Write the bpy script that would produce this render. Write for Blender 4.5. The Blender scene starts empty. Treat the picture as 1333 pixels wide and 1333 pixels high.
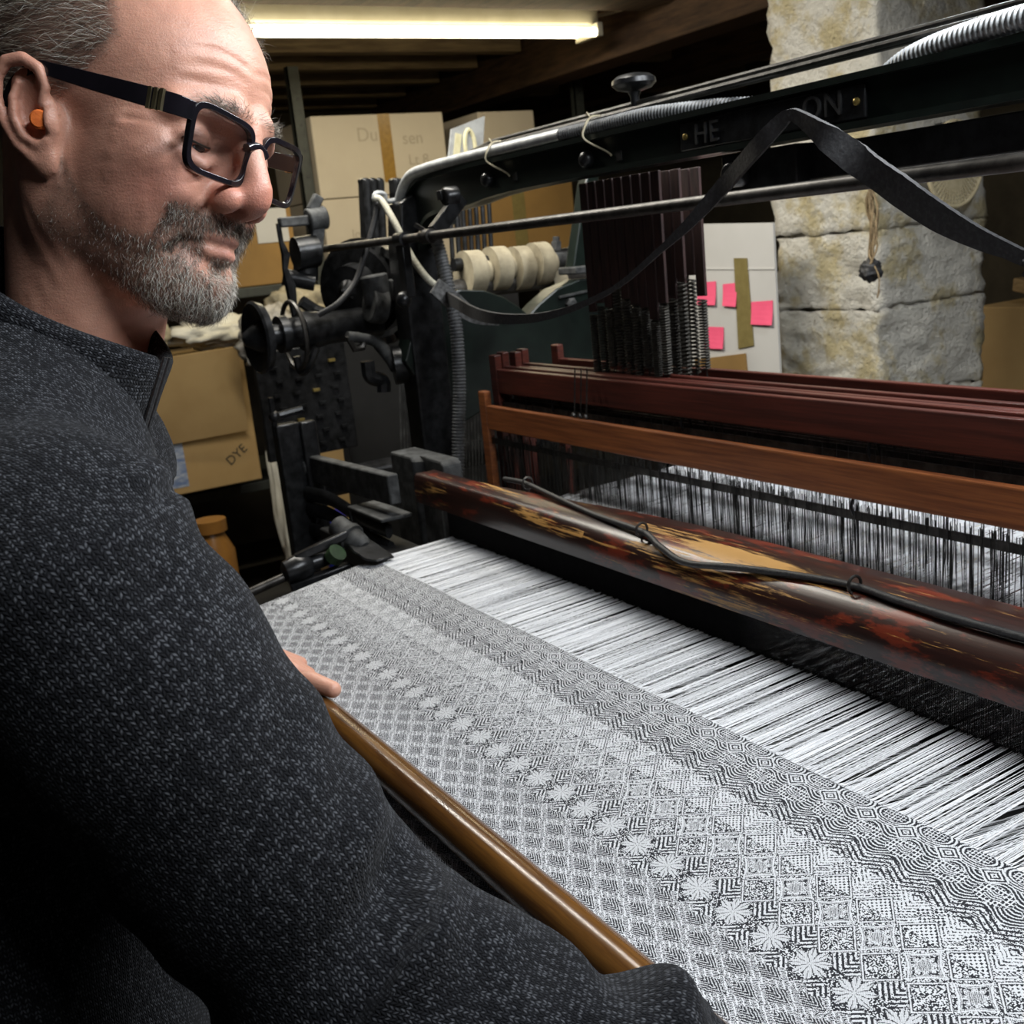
import bpy, bmesh, math, random
import numpy as np
from mathutils import Vector, Matrix
random.seed(7); RNG = np.random.default_rng(7)
SC = bpy.context.scene; COL = SC.collection

# ------------------------------------------------------------------ camera
F = 1410.0; PW = 1333.0
def _n(v):
    v = np.array(v, float); return v / np.linalg.norm(v)
_ex = -_n([-856, -266, F]); _ez = -_n([574, 5630, F]); _ez = _n(_ez - _ex * (_ez @ _ex)); _ey = np.cross(_ez, _ex)
WR = np.array([_ex, _ey, _ez]); CAM = np.array([0.0, 0.0, 1.4])
def ray(px, py): return WR @ np.array([px - 666.5, py - 666.5, F])
def onX(px, py, x): r = ray(px, py); return CAM + r * (x - CAM[0]) / r[0]
def onY(px, py, y): r = ray(px, py); return CAM + r * (y - CAM[1]) / r[1]
def onZ(px, py, z): r = ray(px, py); return CAM + r * (z - CAM[2]) / r[2]
def atD(px, py, d): return CAM + ray(px, py) * d / F
cam_d = bpy.data.cameras.new('camera'); cam = bpy.data.objects.new('camera', cam_d); COL.objects.link(cam)
cam_d.sensor_width = 36.0; cam_d.lens = F / PW * 36.0; cam_d.clip_start = 0.02; cam_d.clip_end = 50
_m = Matrix.Identity(4)
for i in range(3):
    _m[i][0] = WR[i][0]; _m[i][1] = -WR[i][1]; _m[i][2] = -WR[i][2]; _m[i][3] = CAM[i]
cam.matrix_world = _m
SC.camera = cam
cam_d.dof.use_dof = True; cam_d.dof.focus_distance = 0.72; cam_d.dof.aperture_fstop = 20.0
# ------------------------------------------------------------------ world and lights
world = bpy.data.worlds.new('world'); SC.world = world; world.use_nodes = True
world.node_tree.nodes['Background'].inputs[0].default_value = (0.95, 0.92, 0.88, 1)
world.node_tree.nodes['Background'].inputs[1].default_value = 0.008
def area(name, loc, target, sx, sy, power, color):
    l = bpy.data.lights.new(name, 'AREA'); l.shape = 'RECTANGLE'; l.size = sx; l.size_y = sy; l.energy = power; l.color = color
    o = bpy.data.objects.new(name, l); COL.objects.link(o); o.location = loc
    d = Vector(target) - Vector(loc); o.rotation_euler = d.to_track_quat('-Z', 'Y').to_euler(); return o
KEY = area('loom_tube_light', (-0.10, 0.74, 2.12), (-0.42, 0.45, 1.0), 1.2, 0.06, 23.0, (0.93, 0.97, 1.0))
REAR = area('rear_tube_light', (-0.55, 1.42, 2.16), (-0.6, 0.7, 1.0), 1.4, 0.06, 20.0, (0.95, 0.98, 1.0))
FILL = area('mechanism_fill_light', (-2.0, 0.75, 2.2), (-2.2, 1.2, 0.9), 1.2, 0.06, 26.0, (1.0, 0.95, 0.84))  # added fill lamp without a visible source, brightens the left mechanism
SC.view_settings.view_transform = 'Standard'; SC.view_settings.look = 'None'
SC.view_settings.exposure = 0.08; SC.view_settings.gamma = 1.0; SC.view_settings.use_curve_mapping = False

# ------------------------------------------------------------------ helpers: node expressions
class NX:
    """a shader socket that can be calculated with"""
    def __init__(s, nt, sock): s.nt = nt; s.s = sock
    def _op(s, op, *a):
        n = s.nt.nodes.new('ShaderNodeMath'); n.operation = op
        for i, v in enumerate((s,) + a):
            if isinstance(v, NX): s.nt.links.new(v.s, n.inputs[i])
            else: n.inputs[i].default_value = v
        return NX(s.nt, n.outputs[0])
    def __add__(s, o): return s._op('ADD', o)
    __radd__ = __add__
    def __sub__(s, o): return s._op('SUBTRACT', o)
    def __rsub__(s, o): return (s * -1.0) + o
    def __mul__(s, o): return s._op('MULTIPLY', o)
    __rmul__ = __mul__
    def __truediv__(s, o): return s._op('DIVIDE', o)
    def floor(s): return s._op('FLOOR')
    def fr(s): return s._op('FRACT')
    def abs(s): return s._op('ABSOLUTE')
    def lt(s, o): return s._op('LESS_THAN', o)
    def gt(s, o): return s._op('GREATER_THAN', o)
    def max(s, o): return s._op('MAXIMUM', o)
    def min(s, o): return s._op('MINIMUM', o)
    def pow(s, o): return s._op('POWER', o)
    def sqrt(s): return s._op('SQRT')
    def sin(s): return s._op('SINE')
    def cos(s): return s._op('COSINE')
    def atan2(s, o): return s._op('ARCTAN2', o)
    def clamp(s):
        r = s._op('ADD', 0.0); r.s.node.use_clamp = True; return r
    def sm(s, a, b):                                            # smoothstep
        n = s.nt.nodes.new('ShaderNodeMapRange'); n.interpolation_type = 'SMOOTHSTEP'
        s.nt.links.new(s.s, n.inputs[0]); n.inputs[1].default_value = a; n.inputs[2].default_value = b
        return NX(s.nt, n.outputs[0])
def mixf(f, a, b): return a + (b - a) * f if isinstance(a, NX) or isinstance(b, NX) else f * (b - a) + a

def new_mat(name):
    m = bpy.data.materials.new(name); m.use_nodes = True
    nt = m.node_tree; b = nt.nodes['Principled BSDF']; return m, nt, b
def coords(nt, kind='Object'):
    t = nt.nodes.new('ShaderNodeTexCoord'); return t.outputs[kind]
def noise(nt, vec, scale, detail=4.0, rough=0.6, vscale=None):
    if vscale:
        mp = nt.nodes.new('ShaderNodeMapping'); mp.inputs['Scale'].default_value = vscale
        nt.links.new(vec, mp.inputs[0]); vec = mp.outputs[0]
    n = nt.nodes.new('ShaderNodeTexNoise'); n.inputs['Scale'].default_value = scale
    n.inputs['Detail'].default_value = detail; n.inputs['Roughness'].default_value = rough
    nt.links.new(vec, n.inputs['Vector']); return NX(nt, n.outputs['Fac'])
def ramp(nt, fac, stops):
    r = nt.nodes.new('ShaderNodeValToRGB'); e = r.color_ramp.elements
    while len(e) < len(stops): e.new(0.5)
    for i, (p, c) in enumerate(stops):
        e[i].position = p; e[i].color = (c[0], c[1], c[2], 1)
    nt.links.new(fac.s if isinstance(fac, NX) else fac, r.inputs[0]); return r.outputs[0]
def mixc(nt, fac, a, b):
    n = nt.nodes.new('ShaderNodeMix'); n.data_type = 'RGBA'
    for i, v in ((0, fac), (6, a), (7, b)):
        if isinstance(v, NX): v = v.s
        if hasattr(v, 'node'): nt.links.new(v, n.inputs[i])
        elif i == 0: n.inputs[0].default_value = v
        else: n.inputs[i].default_value = (v[0], v[1], v[2], 1)
    return n.outputs[2]
def bump(nt, b, h, strength=0.3, dist=0.002):
    n = nt.nodes.new('ShaderNodeBump'); n.inputs['Strength'].default_value = strength; n.inputs['Distance'].default_value = dist
    nt.links.new(h.s if isinstance(h, NX) else h, n.inputs['Height']); nt.links.new(n.outputs[0], b.inputs['Normal'])
MATS = {}
def simple(name, c1, c2=None, rough=0.6, metal=0.0, scale=30.0, bmp=0.15, vscale=None, spec=0.5, lo=0.35, hi=0.65, dist=0.002, detail=5.0):
    """two-tone noise material"""
    m, nt, b = new_mat(name); c2 = c2 or tuple(x * 0.6 for x in c1)
    v = coords(nt); f = noise(nt, v, scale, detail, 0.6, vscale)
    nt.links.new(ramp(nt, f, [(lo, c1), (hi, c2)]), b.inputs['Base Color'])
    b.inputs['Roughness'].default_value = rough; b.inputs['Metallic'].default_value = metal
    b.inputs['Specular IOR Level'].default_value = spec
    if bmp: bump(nt, b, f, bmp, dist)
    MATS[name] = m; return m

# ------------------------------------------------------------------ helpers: meshes and things
def basis(d):
    d = Vector(d).normalized(); a = Vector((0, 0, 1)) if abs(d.z) < 0.9 else Vector((1, 0, 0))
    u = d.cross(a).normalized(); return d, u, d.cross(u).normalized()
class MB:
    def __init__(s): s.v = []; s.f = []
    def add(s, v, f):
        o = len(s.v); s.v += [tuple(map(float, p)) for p in v]; s.f += [tuple(i + o for i in q) for q in f]; return s
    def box(s, lo, hi):
        (a, b, c), (d, e, g) = lo, hi
        v = [(a, b, c), (d, b, c), (d, e, c), (a, e, c), (a, b, g), (d, b, g), (d, e, g), (a, e, g)]
        return s.add(v, [(0, 3, 2, 1), (4, 5, 6, 7), (0, 1, 5, 4), (1, 2, 6, 5), (2, 3, 7, 6), (3, 0, 4, 7)])
    def hexa(s, v8): return s.add(v8, [(0, 3, 2, 1), (4, 5, 6, 7), (0, 1, 5, 4), (1, 2, 6, 5), (2, 3, 7, 6), (3, 0, 4, 7)])
    def bar(s, p, q, w, h, up=(0, 0, 1)):                       # box beam from p to q, w sideways, h along up
        p = Vector(p); q = Vector(q); d = (q - p).normalized(); u = Vector(up); x = d.cross(u).normalized() * (w / 2); y = x.cross(d).normalized() * (h / 2)
        v = [p - x - y, p + x - y, q + x - y, q - x - y, p - x + y, p + x + y, q + x + y, q - x + y]
        return s.hexa(v)
    def tube(s, pts, r, n=8, caps=True, flat=None, up=None, closed=False):
        pts = [Vector(p) for p in pts]; N = len(pts); rs = r if hasattr(r, '__len__') else [r] * N
        ring = []; prev = None
        for i, p in enumerate(pts):
            if closed: d = (pts[(i + 1) % N] - pts[i - 1]).normalized()
            else: d = (pts[min(i + 1, N - 1)] - pts[max(i - 1, 0)]).normalized()
            if up is not None: u = d.cross(Vector(up)).normalized()
            elif prev is None: u = basis(d)[1]
            else:
                u = (prev - d * prev.dot(d)).normalized()
            prev = u; w = d.cross(u)
            fx, fy = (1, 1) if flat is None else flat
            ring.append([p + (u * math.cos(2 * math.pi * k / n) * fx + w * math.sin(2 * math.pi * k / n) * fy) * rs[i] for k in range(n)])
        v = [q for rr in ring for q in rr]; f = []
        for i in range(N if closed else N - 1):
            j = (i + 1) % N
            for k in range(n):
                f.append((i * n + k, i * n + (k + 1) % n, j * n + (k + 1) % n, j * n + k))
        if caps and not closed:
            f.append(tuple(range(n - 1, -1, -1))); f.append(tuple((N - 1) * n + k for k in range(n)))
        return s.add(v, f)
    def cyl(s, p, q, r, n=16, r2=None): return s.tube([p, q], [r, r if r2 is None else r2], n)
    def lathe(s, o, d, prof, n=20):                             # prof: (height along d, radius)
        d, u, w = basis(d); o = Vector(o); v = []; f = []
        for h, r in prof:
            for k in range(n):
                a = 2 * math.pi * k / n; v.append(o + d * h + (u * math.cos(a) + w * math.sin(a)) * max(r, 1e-5))
        for i in range(len(prof) - 1):
            for k in range(n): f.append((i * n + k, (i + 1) * n + k, (i + 1) * n + (k + 1) % n, i * n + (k + 1) % n))
        f.append(tuple(range(n))); f.append(tuple((len(prof) - 1) * n + k for k in range(n - 1, -1, -1)))
        return s.add(v, f)
    def sphere(s, c, r, n=14, sc=(1, 1, 1)):
        v = []; f = []; m = n // 2
        for i in range(m + 1):
            t = math.pi * i / m
            for k in range(n):
                a = 2 * math.pi * k / n
                v.append((c[0] + r * sc[0] * max(math.sin(t), 1e-3) * math.cos(a), c[1] + r * sc[1] * max(math.sin(t), 1e-3) * math.sin(a), c[2] + r * sc[2] * math.cos(t)))
        for i in range(m):
            for k in range(n): f.append((i * n + k, (i + 1) * n + k, (i + 1) * n + (k + 1) % n, i * n + (k + 1) % n))
        return s.add(v, f)
    def prism(s, poly, fn, a, b):                               # poly: 2-D points, fn(u, v, t) -> 3-D point
        n = len(poly); v = [fn(p[0], p[1], a) for p in poly] + [fn(p[0], p[1], b) for p in poly]
        f = [tuple(range(n)), tuple(range(2 * n - 1, n - 1, -1))] + [(i, i + n, (i + 1) % n + n, (i + 1) % n) for i in range(n)]
        return s.add(v, f)
    def loft(s, secs, close=True, caps=True):
        n = len(secs[0]); v = [p for q in secs for p in q]; f = []
        for i in range(len(secs) - 1):
            for k in range(n if close else n - 1): f.append((i * n + k, i * n + (k + 1) % n, (i + 1) * n + (k + 1) % n, (i + 1) * n + k))
        if caps and close: f.append(tuple(range(n - 1, -1, -1))); f.append(tuple((len(secs) - 1) * n + k for k in range(n)))
        return s.add(v, f)
    def spring(s, p, q, r, wire, turns, n=5, seg=8):
        p = Vector(p); q = Vector(q); d, u, w = basis(q - p); L = (q - p).length; N = int(turns * seg)
        pts = [p + d * L * i / N + (u * math.cos(2 * math.pi * i / seg) + w * math.sin(2 * math.pi * i / seg)) * r for i in range(N + 1)]
        return s.tube(pts, wire, n)
    def build(s, name, mat, parent=None, smooth=True, bevel=0.0, angle=40, kind=None, label=None):
        me = bpy.data.meshes.new(name); me.from_pydata(s.v, [], s.f); me.update()
        bm = bmesh.new(); bm.from_mesh(me); bmesh.ops.recalc_face_normals(bm, faces=bm.faces); bm.to_mesh(me); bm.free()
        return mesh_obj(name, me, mat, parent, smooth, bevel, angle, kind, label)
def mesh_obj(name, me, mat, parent=None, smooth=True, bevel=0.0, angle=40, kind=None, label=None):
    o = bpy.data.objects.new(name, me); COL.objects.link(o)
    if mat is not None: me.materials.append(MATS[mat] if isinstance(mat, str) else mat)
    if smooth:
        me.polygons.foreach_set('use_smooth', [True] * len(me.polygons))
        if smooth != 'all': me.set_sharp_from_angle(angle=math.radians(angle))
    if bevel:
        md = o.modifiers.new('bevel', 'BEVEL'); md.width = bevel; md.segments = 2; md.limit_method = 'ANGLE'; md.angle_limit = math.radians(50)
    if parent is not None: attach(o, parent)
    if kind: o['kind'] = kind
    if label: o['label'] = label
    return o
def wmat(o):
    m = Matrix.LocRotScale(o.location, o.rotation_euler, o.scale)
    return wmat(o.parent) @ o.matrix_parent_inverse @ m if o.parent else m
def attach(o, parent):
    o.parent = parent; o.matrix_parent_inverse = wmat(parent).inverted()
def tag(o, label, cat, group=None):
    o['label'] = label; o['category'] = cat
    if group: o['group'] = group
    return o
def thing(name, label, cat, loc, group=None):
    o = bpy.data.objects.new(name, None); COL.objects.link(o); o.location = Vector(loc); o.empty_display_size = 0.05
    return tag(o, label, cat, group)
def struct(o): o['kind'] = 'structure'; return o
def smoothpath(pts, n=8):                                       # Catmull-Rom through points
    P = [Vector(p) for p in pts]; P = [2 * P[0] - P[1]] + P + [2 * P[-1] - P[-2]]; out = []
    for i in range(1, len(P) - 2):
        for k in range(n):
            t = k / n; a, b, c, d = P[i - 1:i + 3]
            out.append(0.5 * ((2 * b) + (c - a) * t + (2 * a - 5 * b + 4 * c - d) * t * t + (-a + 3 * b - 3 * c + d) * t ** 3))
    out.append(P[-2]); return out
def np_mesh(name, V, Q):
    me = bpy.data.meshes.new(name); V = np.asarray(V, np.float32); Q = np.asarray(Q, np.int32); k = Q.shape[1]
    me.vertices.add(len(V)); me.vertices.foreach_set('co', V.ravel())
    me.loops.add(Q.size); me.loops.foreach_set('vertex_index', Q.ravel())
    me.polygons.add(len(Q)); me.polygons.foreach_set('loop_start', np.arange(0, Q.size, k, dtype=np.int32))
    me.update(calc_edges=True); me.validate(); return me
def strips(name, P, Qp, r, sides=3):
    """many thin straight threads from P to Qp (N x 3 arrays, or list of M-point polylines N x M x 3), as one mesh"""
    pts = np.asarray(P if Qp is None else np.stack([P, Qp], 1), float); N, M, _ = pts.shape
    d = pts[:, -1] - pts[:, 0]; d /= np.linalg.norm(d, axis=1, keepdims=True)
    a = np.where(np.abs(d[:, 2:3]) < 0.9, np.array([[0, 0, 1.0]]), np.array([[1.0, 0, 0]])); u = np.cross(d, a); u /= np.linalg.norm(u, axis=1, keepdims=True); w = np.cross(d, u)
    r = np.broadcast_to(np.asarray(r, float), (N, M)) if np.ndim(r) != 2 else r
    an = 2 * np.pi * np.arange(sides) / sides
    ring = (u[:, None, None, :] * np.cos(an)[None, None, :, None] + w[:, None, None, :] * np.sin(an)[None, None, :, None]) * r[:, :, None, None] + pts[:, :, None, :]
    V = ring.reshape(-1, 3)
    base = (np.arange(N)[:, None, None] * M + np.arange(M - 1)[None, :, None]) * sides; k = np.arange(sides)[None, None, :]; k2 = (k + 1) % sides
    Q = np.stack([base + k, base + k2, base + sides + k2, base + sides + k], -1).reshape(-1, 4)
    return np_mesh(name, V, Q)
# ------------------------------------------------------------------ materials
simple('iron', (0.030, 0.031, 0.034), (0.010, 0.0105, 0.011), 0.30, 0.5, 60, 0.25)
simple('iron_dusty', (0.075, 0.078, 0.08), (0.016, 0.017, 0.018), 0.7, 0.1, 45, 0.3, lo=0.3, hi=0.6)
simple('iron_green', (0.008, 0.0145, 0.0115), (0.004, 0.007, 0.006), 0.32, 0.2, 25, 0.15)
simple('steel_rod', (0.085, 0.08, 0.075), (0.03, 0.028, 0.026), 0.4, 0.7, 50, 0.15)
simple('steel_bright', (0.45, 0.45, 0.44), (0.25, 0.25, 0.24), 0.3, 0.9, 60, 0.1)
simple('conduit', (0.42, 0.44, 0.45), (0.26, 0.27, 0.28), 0.45, 0.3, 60, 0.1)
simple('conduit_dark', (0.14, 0.145, 0.15), (0.07, 0.072, 0.075), 0.5, 0.2, 60, 0.1)
simple('string', (0.55, 0.5, 0.36), (0.35, 0.3, 0.2), 0.9, 0, 300, 0.3)
simple('string_white', (0.62, 0.6, 0.5), (0.4, 0.38, 0.3), 0.9, 0, 300, 0.3)
simple('twine', (0.3, 0.22, 0.12), (0.16, 0.11, 0.06), 0.9, 0, 300, 0.3)
simple('leather_black', (0.018, 0.018, 0.02), (0.045, 0.045, 0.048), 0.75, 0, 220, 0.4, lo=0.45, hi=0.75)
simple('leather_grey', (0.16, 0.16, 0.16), (0.05, 0.05, 0.05), 0.9, 0, 120, 0.5)
simple('cord_black', (0.012, 0.012, 0.013), (0.03, 0.03, 0.032), 0.5, 0, 400, 0.4)
simple('cam_cream', (0.34, 0.3, 0.21), (0.22, 0.19, 0.13), 0.7, 0, 30, 0.1)
simple('harness_strip', (0.05, 0.022, 0.02), (0.02, 0.01, 0.01), 0.6, 0, 60, 0.2, vscale=(4, 4, 0.4))
simple('harness_spring', (0.055, 0.05, 0.04), (0.02, 0.018, 0.015), 0.6, 0.4, 120, 0.2)
simple('heddle_wire', (0.05, 0.05, 0.048), (0.02, 0.02, 0.02), 0.4, 0.6, 80, 0)
simple('reed_wire', (0.007, 0.007, 0.008), (0.004, 0.004, 0.005), 0.8, 0.0, 80, 0, spec=0.15)
simple('warp_white', (0.80, 0.81, 0.83), (0.70, 0.71, 0.74), 0.75, 0, 400, 0)
simple('rubber_black', (0.012, 0.012, 0.013), (0.02, 0.02, 0.02), 0.5, 0, 60, 0.1)
simple('paint_brown', (0.05, 0.03, 0.018), (0.025, 0.015, 0.01), 0.7, 0, 12, 0.2)
simple('joist_wood', (0.30, 0.22, 0.12), (0.15, 0.10, 0.055), 0.8, 0, 10, 0.3, vscale=(6, 0.6, 6))
simple('beam_wood', (0.10, 0.055, 0.028), (0.04, 0.022, 0.012), 0.85, 0, 8, 0.3, vscale=(0.8, 6, 6))
simple('ceiling_board', (0.16, 0.13, 0.08), (0.08, 0.06, 0.04), 0.9, 0, 6, 0.2)
simple('floor_concrete', (0.10, 0.09, 0.08), (0.05, 0.045, 0.04), 0.9, 0, 5, 0.2)
simple('wall_dark', (0.09, 0.075, 0.05), (0.045, 0.037, 0.025), 0.95, 0, 4, 0.3)
m, nt, b = new_mat('stone'); v = coords(nt)
n1 = noise(nt, v, 7, 8, 0.62); n2 = noise(nt, v, 22, 8, 0.7); n3 = noise(nt, v, 60, 6, 0.7)
col = mixc(nt, n1.sm(0.50, 0.62), (0.86, 0.82, 0.72), (0.66, 0.56, 0.33)); col = mixc(nt, n2.sm(0.54, 0.74) * 0.55, col, (0.52, 0.46, 0.35)); col = mixc(nt, n3.sm(0.64, 0.78) * 0.5, col, (0.32, 0.28, 0.21))
nt.links.new(col, b.inputs['Base Color']); b.inputs['Roughness'].default_value = 0.95; bump(nt, b, n2 * 1.0 + n3 * 0.7, 1.0, 0.035); MATS['stone'] = m
simple('stone_shadow', (0.55, 0.50, 0.40), (0.32, 0.26, 0.16), 0.95, 0, 9, 0.9, lo=0.4, hi=0.7, dist=0.02, detail=8)
simple('mortar', (0.75, 0.73, 0.67), (0.4, 0.37, 0.3), 0.95, 0, 20, 0.6)
simple('letter_iron', (0.045, 0.046, 0.048), (0.02, 0.02, 0.021), 0.5, 0.3, 80, 0.2)
simple('black_board', (0.006, 0.006, 0.006), (0.003, 0.003, 0.003), 0.9, 0, 20, 0)
simple('card_beige', (0.44, 0.385, 0.30), (0.40, 0.345, 0.265), 0.85, 0, 3, 0.05)
simple('card_brown', (0.36, 0.24, 0.10), (0.30, 0.19, 0.075), 0.85, 0, 4, 0.05)
simple('card_orange', (0.27, 0.155, 0.045), (0.21, 0.12, 0.035), 0.85, 0, 4, 0.05)
simple('card_white', (0.50, 0.49, 0.47), (0.44, 0.43, 0.41), 0.85, 0, 3, 0.05)
simple('tape_brown', (0.26, 0.15, 0.03), (0.2, 0.11, 0.02), 0.3, 0, 60, 0.1)
simple('tape_olive', (0.20, 0.16, 0.06), (0.16, 0.125, 0.045), 0.35, 0, 60, 0.1)
simple('tape_pale', (0.42, 0.45, 0.5), (0.12, 0.17, 0.3), 0.4, 0, 25, 0, vscale=(1, 1, 3))
simple('note_pink', (0.82, 0.10, 0.20), (0.76, 0.085, 0.18), 0.7, 0, 20, 0)
simple('pencil', (0.34, 0.295, 0.225), (0.31, 0.27, 0.2), 0.85, 0, 60, 0)
simple('ink', (0.05, 0.04, 0.025), (0.03, 0.025, 0.015), 0.8, 0, 60, 0)
simple('plastic_bag', (0.38, 0.36, 0.33), (0.2, 0.19, 0.17), 0.35, 0, 18, 0.8, dist=0.02)
simple('shelf_green', (0.045, 0.05, 0.042), (0.028, 0.03, 0.026), 0.55, 0.2, 30, 0.1)
simple('grey_sign', (0.36, 0.37, 0.37), (0.27, 0.28, 0.28), 0.8, 0, 40, 0.2)
simple('sign_cream', (0.60, 0.56, 0.36), (0.5, 0.46, 0.28), 0.7, 0, 60, 0)
simple('cane', (0.52, 0.45, 0.29), (0.4, 0.33, 0.2), 0.8, 0, 40, 0.1)
simple('lamp_white', (0.55, 0.52, 0.42), (0.48, 0.45, 0.35), 0.5, 0, 10, 0)
simple('blue_plastic', (0.02, 0.03, 0.45), (0.015, 0.02, 0.35), 0.4, 0, 20, 0)
simple('orange_plastic', (0.26, 0.12, 0.025), (0.2, 0.09, 0.02), 0.35, 0, 10, 0)
simple('brass', (0.55, 0.42, 0.14), (0.3, 0.22, 0.07), 0.35, 0.8, 60, 0.1)
simple('grey_plastic', (0.3, 0.3, 0.29), (0.22, 0.22, 0.21), 0.5, 0, 20, 0)
simple('green_paint', (0.03, 0.065, 0.025), (0.015, 0.03, 0.014), 0.5, 0, 60, 0.1)
simple('plaster_white', (0.62, 0.6, 0.52), (0.5, 0.47, 0.38), 0.9, 0, 10, 0.3)
def wood(name, c1, c2, rough, vs, grain=14.0, worn=None, wl=0.6):
    m, nt, b = new_mat(name); v = coords(nt)
    f = noise(nt, v, grain, 6, 0.65, vs); col = ramp(nt, f, [(0.35, c1), (0.62, c2)])
    if worn:
        w1 = noise(nt, v, 6, 8, 0.65, (0.9, 5.0, 5.0)); w2 = noise(nt, v, 40, 6, 0.75, (0.22, 5, 5))
        sx_ = nt.nodes.new('ShaderNodeSeparateXYZ'); nt.links.new(v, sx_.inputs[0]); X_ = NX(nt, sx_.outputs[0]); Y_ = NX(nt, sx_.outputs[1]); Z_ = NX(nt, sx_.outputs[2])
        patch = (1.0 - ((X_ + 0.83) / 0.17).abs()).clamp() * 0.26 * (1.0 - ((Y_ - 0.722) / 0.045).abs()).clamp()          # the bare patch hands have rubbed
        edge = (1.0 - ((Y_ - 0.6905).abs() / 0.006)).clamp() * (1.0 - ((Z_ - 1.052).abs() / 0.008)).clamp() * X_.lt(-1.05) * 0.12
        k = (w1 * 0.50 + w2 * 0.62 + patch + edge).sm(wl, wl + 0.05); red = noise(nt, v, 11, 7, 0.7, (1, 3, 3)).sm(0.52, 0.60)
        col = mixc(nt, red * 0.85, col, (0.14, 0.022, 0.010)); col = mixc(nt, k, col, worn)
        rr = k * 0.25 + rough; nt.links.new(rr.s, b.inputs['Roughness'])
    else: b.inputs['Roughness'].default_value = rough
    nt.links.new(col, b.inputs['Base Color']); bump(nt, b, f, 0.2, 0.001); MATS[name] = m; return m
wood('wood_orange', (0.36, 0.12, 0.038), (0.17, 0.052, 0.018), 0.40, (0.5, 6, 14))
wood('wood_red', (0.125, 0.030, 0.020), (0.060, 0.016, 0.012), 0.36, (0.5, 6, 14))
wood('wood_rod', (0.115, 0.050, 0.011), (0.05, 0.020, 0.006), 0.20, (0.6, 8, 8))
wood('wood_batten', (0.030, 0.010, 0.007), (0.016, 0.007, 0.006), 0.28, (0.4, 8, 8), worn=(0.44, 0.235, 0.065), wl=0.64)
wood('wood_pale', (0.34, 0.23, 0.11), (0.22, 0.14, 0.06), 0.7, (1, 6, 6))
m, nt, b = new_mat('tube_glow'); b.inputs['Emission Color'].default_value = (1.0, 0.86, 0.55, 1); b.inputs['Emission Strength'].default_value = 9.0; MATS['tube_glow'] = m

# ------------------------------------------------------------------ room
FZ = 0.0; CZ = 2.32
struct(MB().box((-5.6, -1.6, -0.06), (1.6, 4.8, FZ)).build('floor', 'floor_concrete', None, False))
struct(MB().box((-5.7, -1.6, 0), (-5.5, 4.8, CZ)).build('wall_left', 'wall_dark', None, False))
struct(MB().box((-5.5, 4.6, 0), (1.6, 4.8, CZ)).build('wall_back', 'wall_dark', None, False))
ceil = struct(MB().box((-5.7, -1.6, CZ), (1.6, 4.8, CZ + 0.08)).build('ceiling', 'ceiling_board', None, False))
for x in (-3.62, -3.98, -4.34, -4.70, -5.06, -5.40):
    MB().box((x - 0.035, -1.5, 2.13), (x + 0.035, 2.5, CZ)).build('joist', 'joist_wood', ceil, False, bevel=0.004)
MB().box((-3.16, -1.5, 2.11), (-3.0, 2.5, CZ)).build('joist', 'beam_wood', ceil, False, bevel=0.004)
for i, (y, z0, w) in enumerate(((2.60, 2.0, 0.16), (3.35, 2.02, 0.14))):
    struct(MB().box((-5.5, y - w / 2, z0), (1.5, y + w / 2, CZ)).build('trim_%d' % (i + 1), 'beam_wood', None, False, bevel=0.006))
for x in (-4.9, -4.0, -3.1, -2.3):
    MB().box((x - 0.04, 2.69, 2.1), (x + 0.04, 4.55, CZ)).build('joist', 'joist_wood', ceil, False, bevel=0.004)

# stone pillar: rough whitewashed blocks, each its own piece
pil = MB().box((-1.94, 1.935, 0), (-1.665, 2.23, CZ)).build('trim_3', 'mortar', None, False); struct(pil)
pil['label'] = 'whitewashed rough stone pillar behind the loom'
def stone(lo, hi, seed):
    bm = bmesh.new(); bmesh.ops.create_cube(bm, size=1.0); bmesh.ops.subdivide_edges(bm, edges=bm.edges, cuts=17, use_grid_fill=True)
    lo = Vector(lo); hi = Vector(hi); c = (lo + hi) / 2; s = hi - lo
    from mathutils import noise as mn
    for v in bm.verts:
        p = Vector((v.co.x * s.x, v.co.y * s.y, v.co.z * s.z)); q = p * 1.0
        e = [abs(v.co[i]) * 2 for i in range(3)]; ed = sorted(e)[1]                   # near an edge of the block: rounded off
        rnd = max(0, ed - 0.8) / 0.2
        nrm = Vector([v.co[i] * 2 if e[i] > 0.99 else 0 for i in range(3)]).normalized()
        P = (p + c) * 9
        d = mn.fractal(P, 0.9, 2.0, 4) * 0.010 + mn.fractal(P * 3.5, 0.9, 2.0, 4) * 0.009
        v.co = c + p + nrm * (d - 0.0012 * rnd * rnd)
    me = bpy.data.meshes.new('stone'); bm.to_mesh(me); bm.free()
    return mesh_obj('stone', me, 'stone', pil, 'all')
zc = [0.0, 0.34, 0.66, 0.97, 1.175, 1.345, 1.60, 1.93, CZ - 0.01]
for i in range(len(zc) - 1):
    dx, dy = random.uniform(-0.006, 0.006), random.uniform(-0.006, 0.006)
    stone((-1.957, 1.903 + dy, zc[i] + 0.001), (-1.648 + dx, 2.26, zc[i + 1] - 0.001), i)
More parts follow.
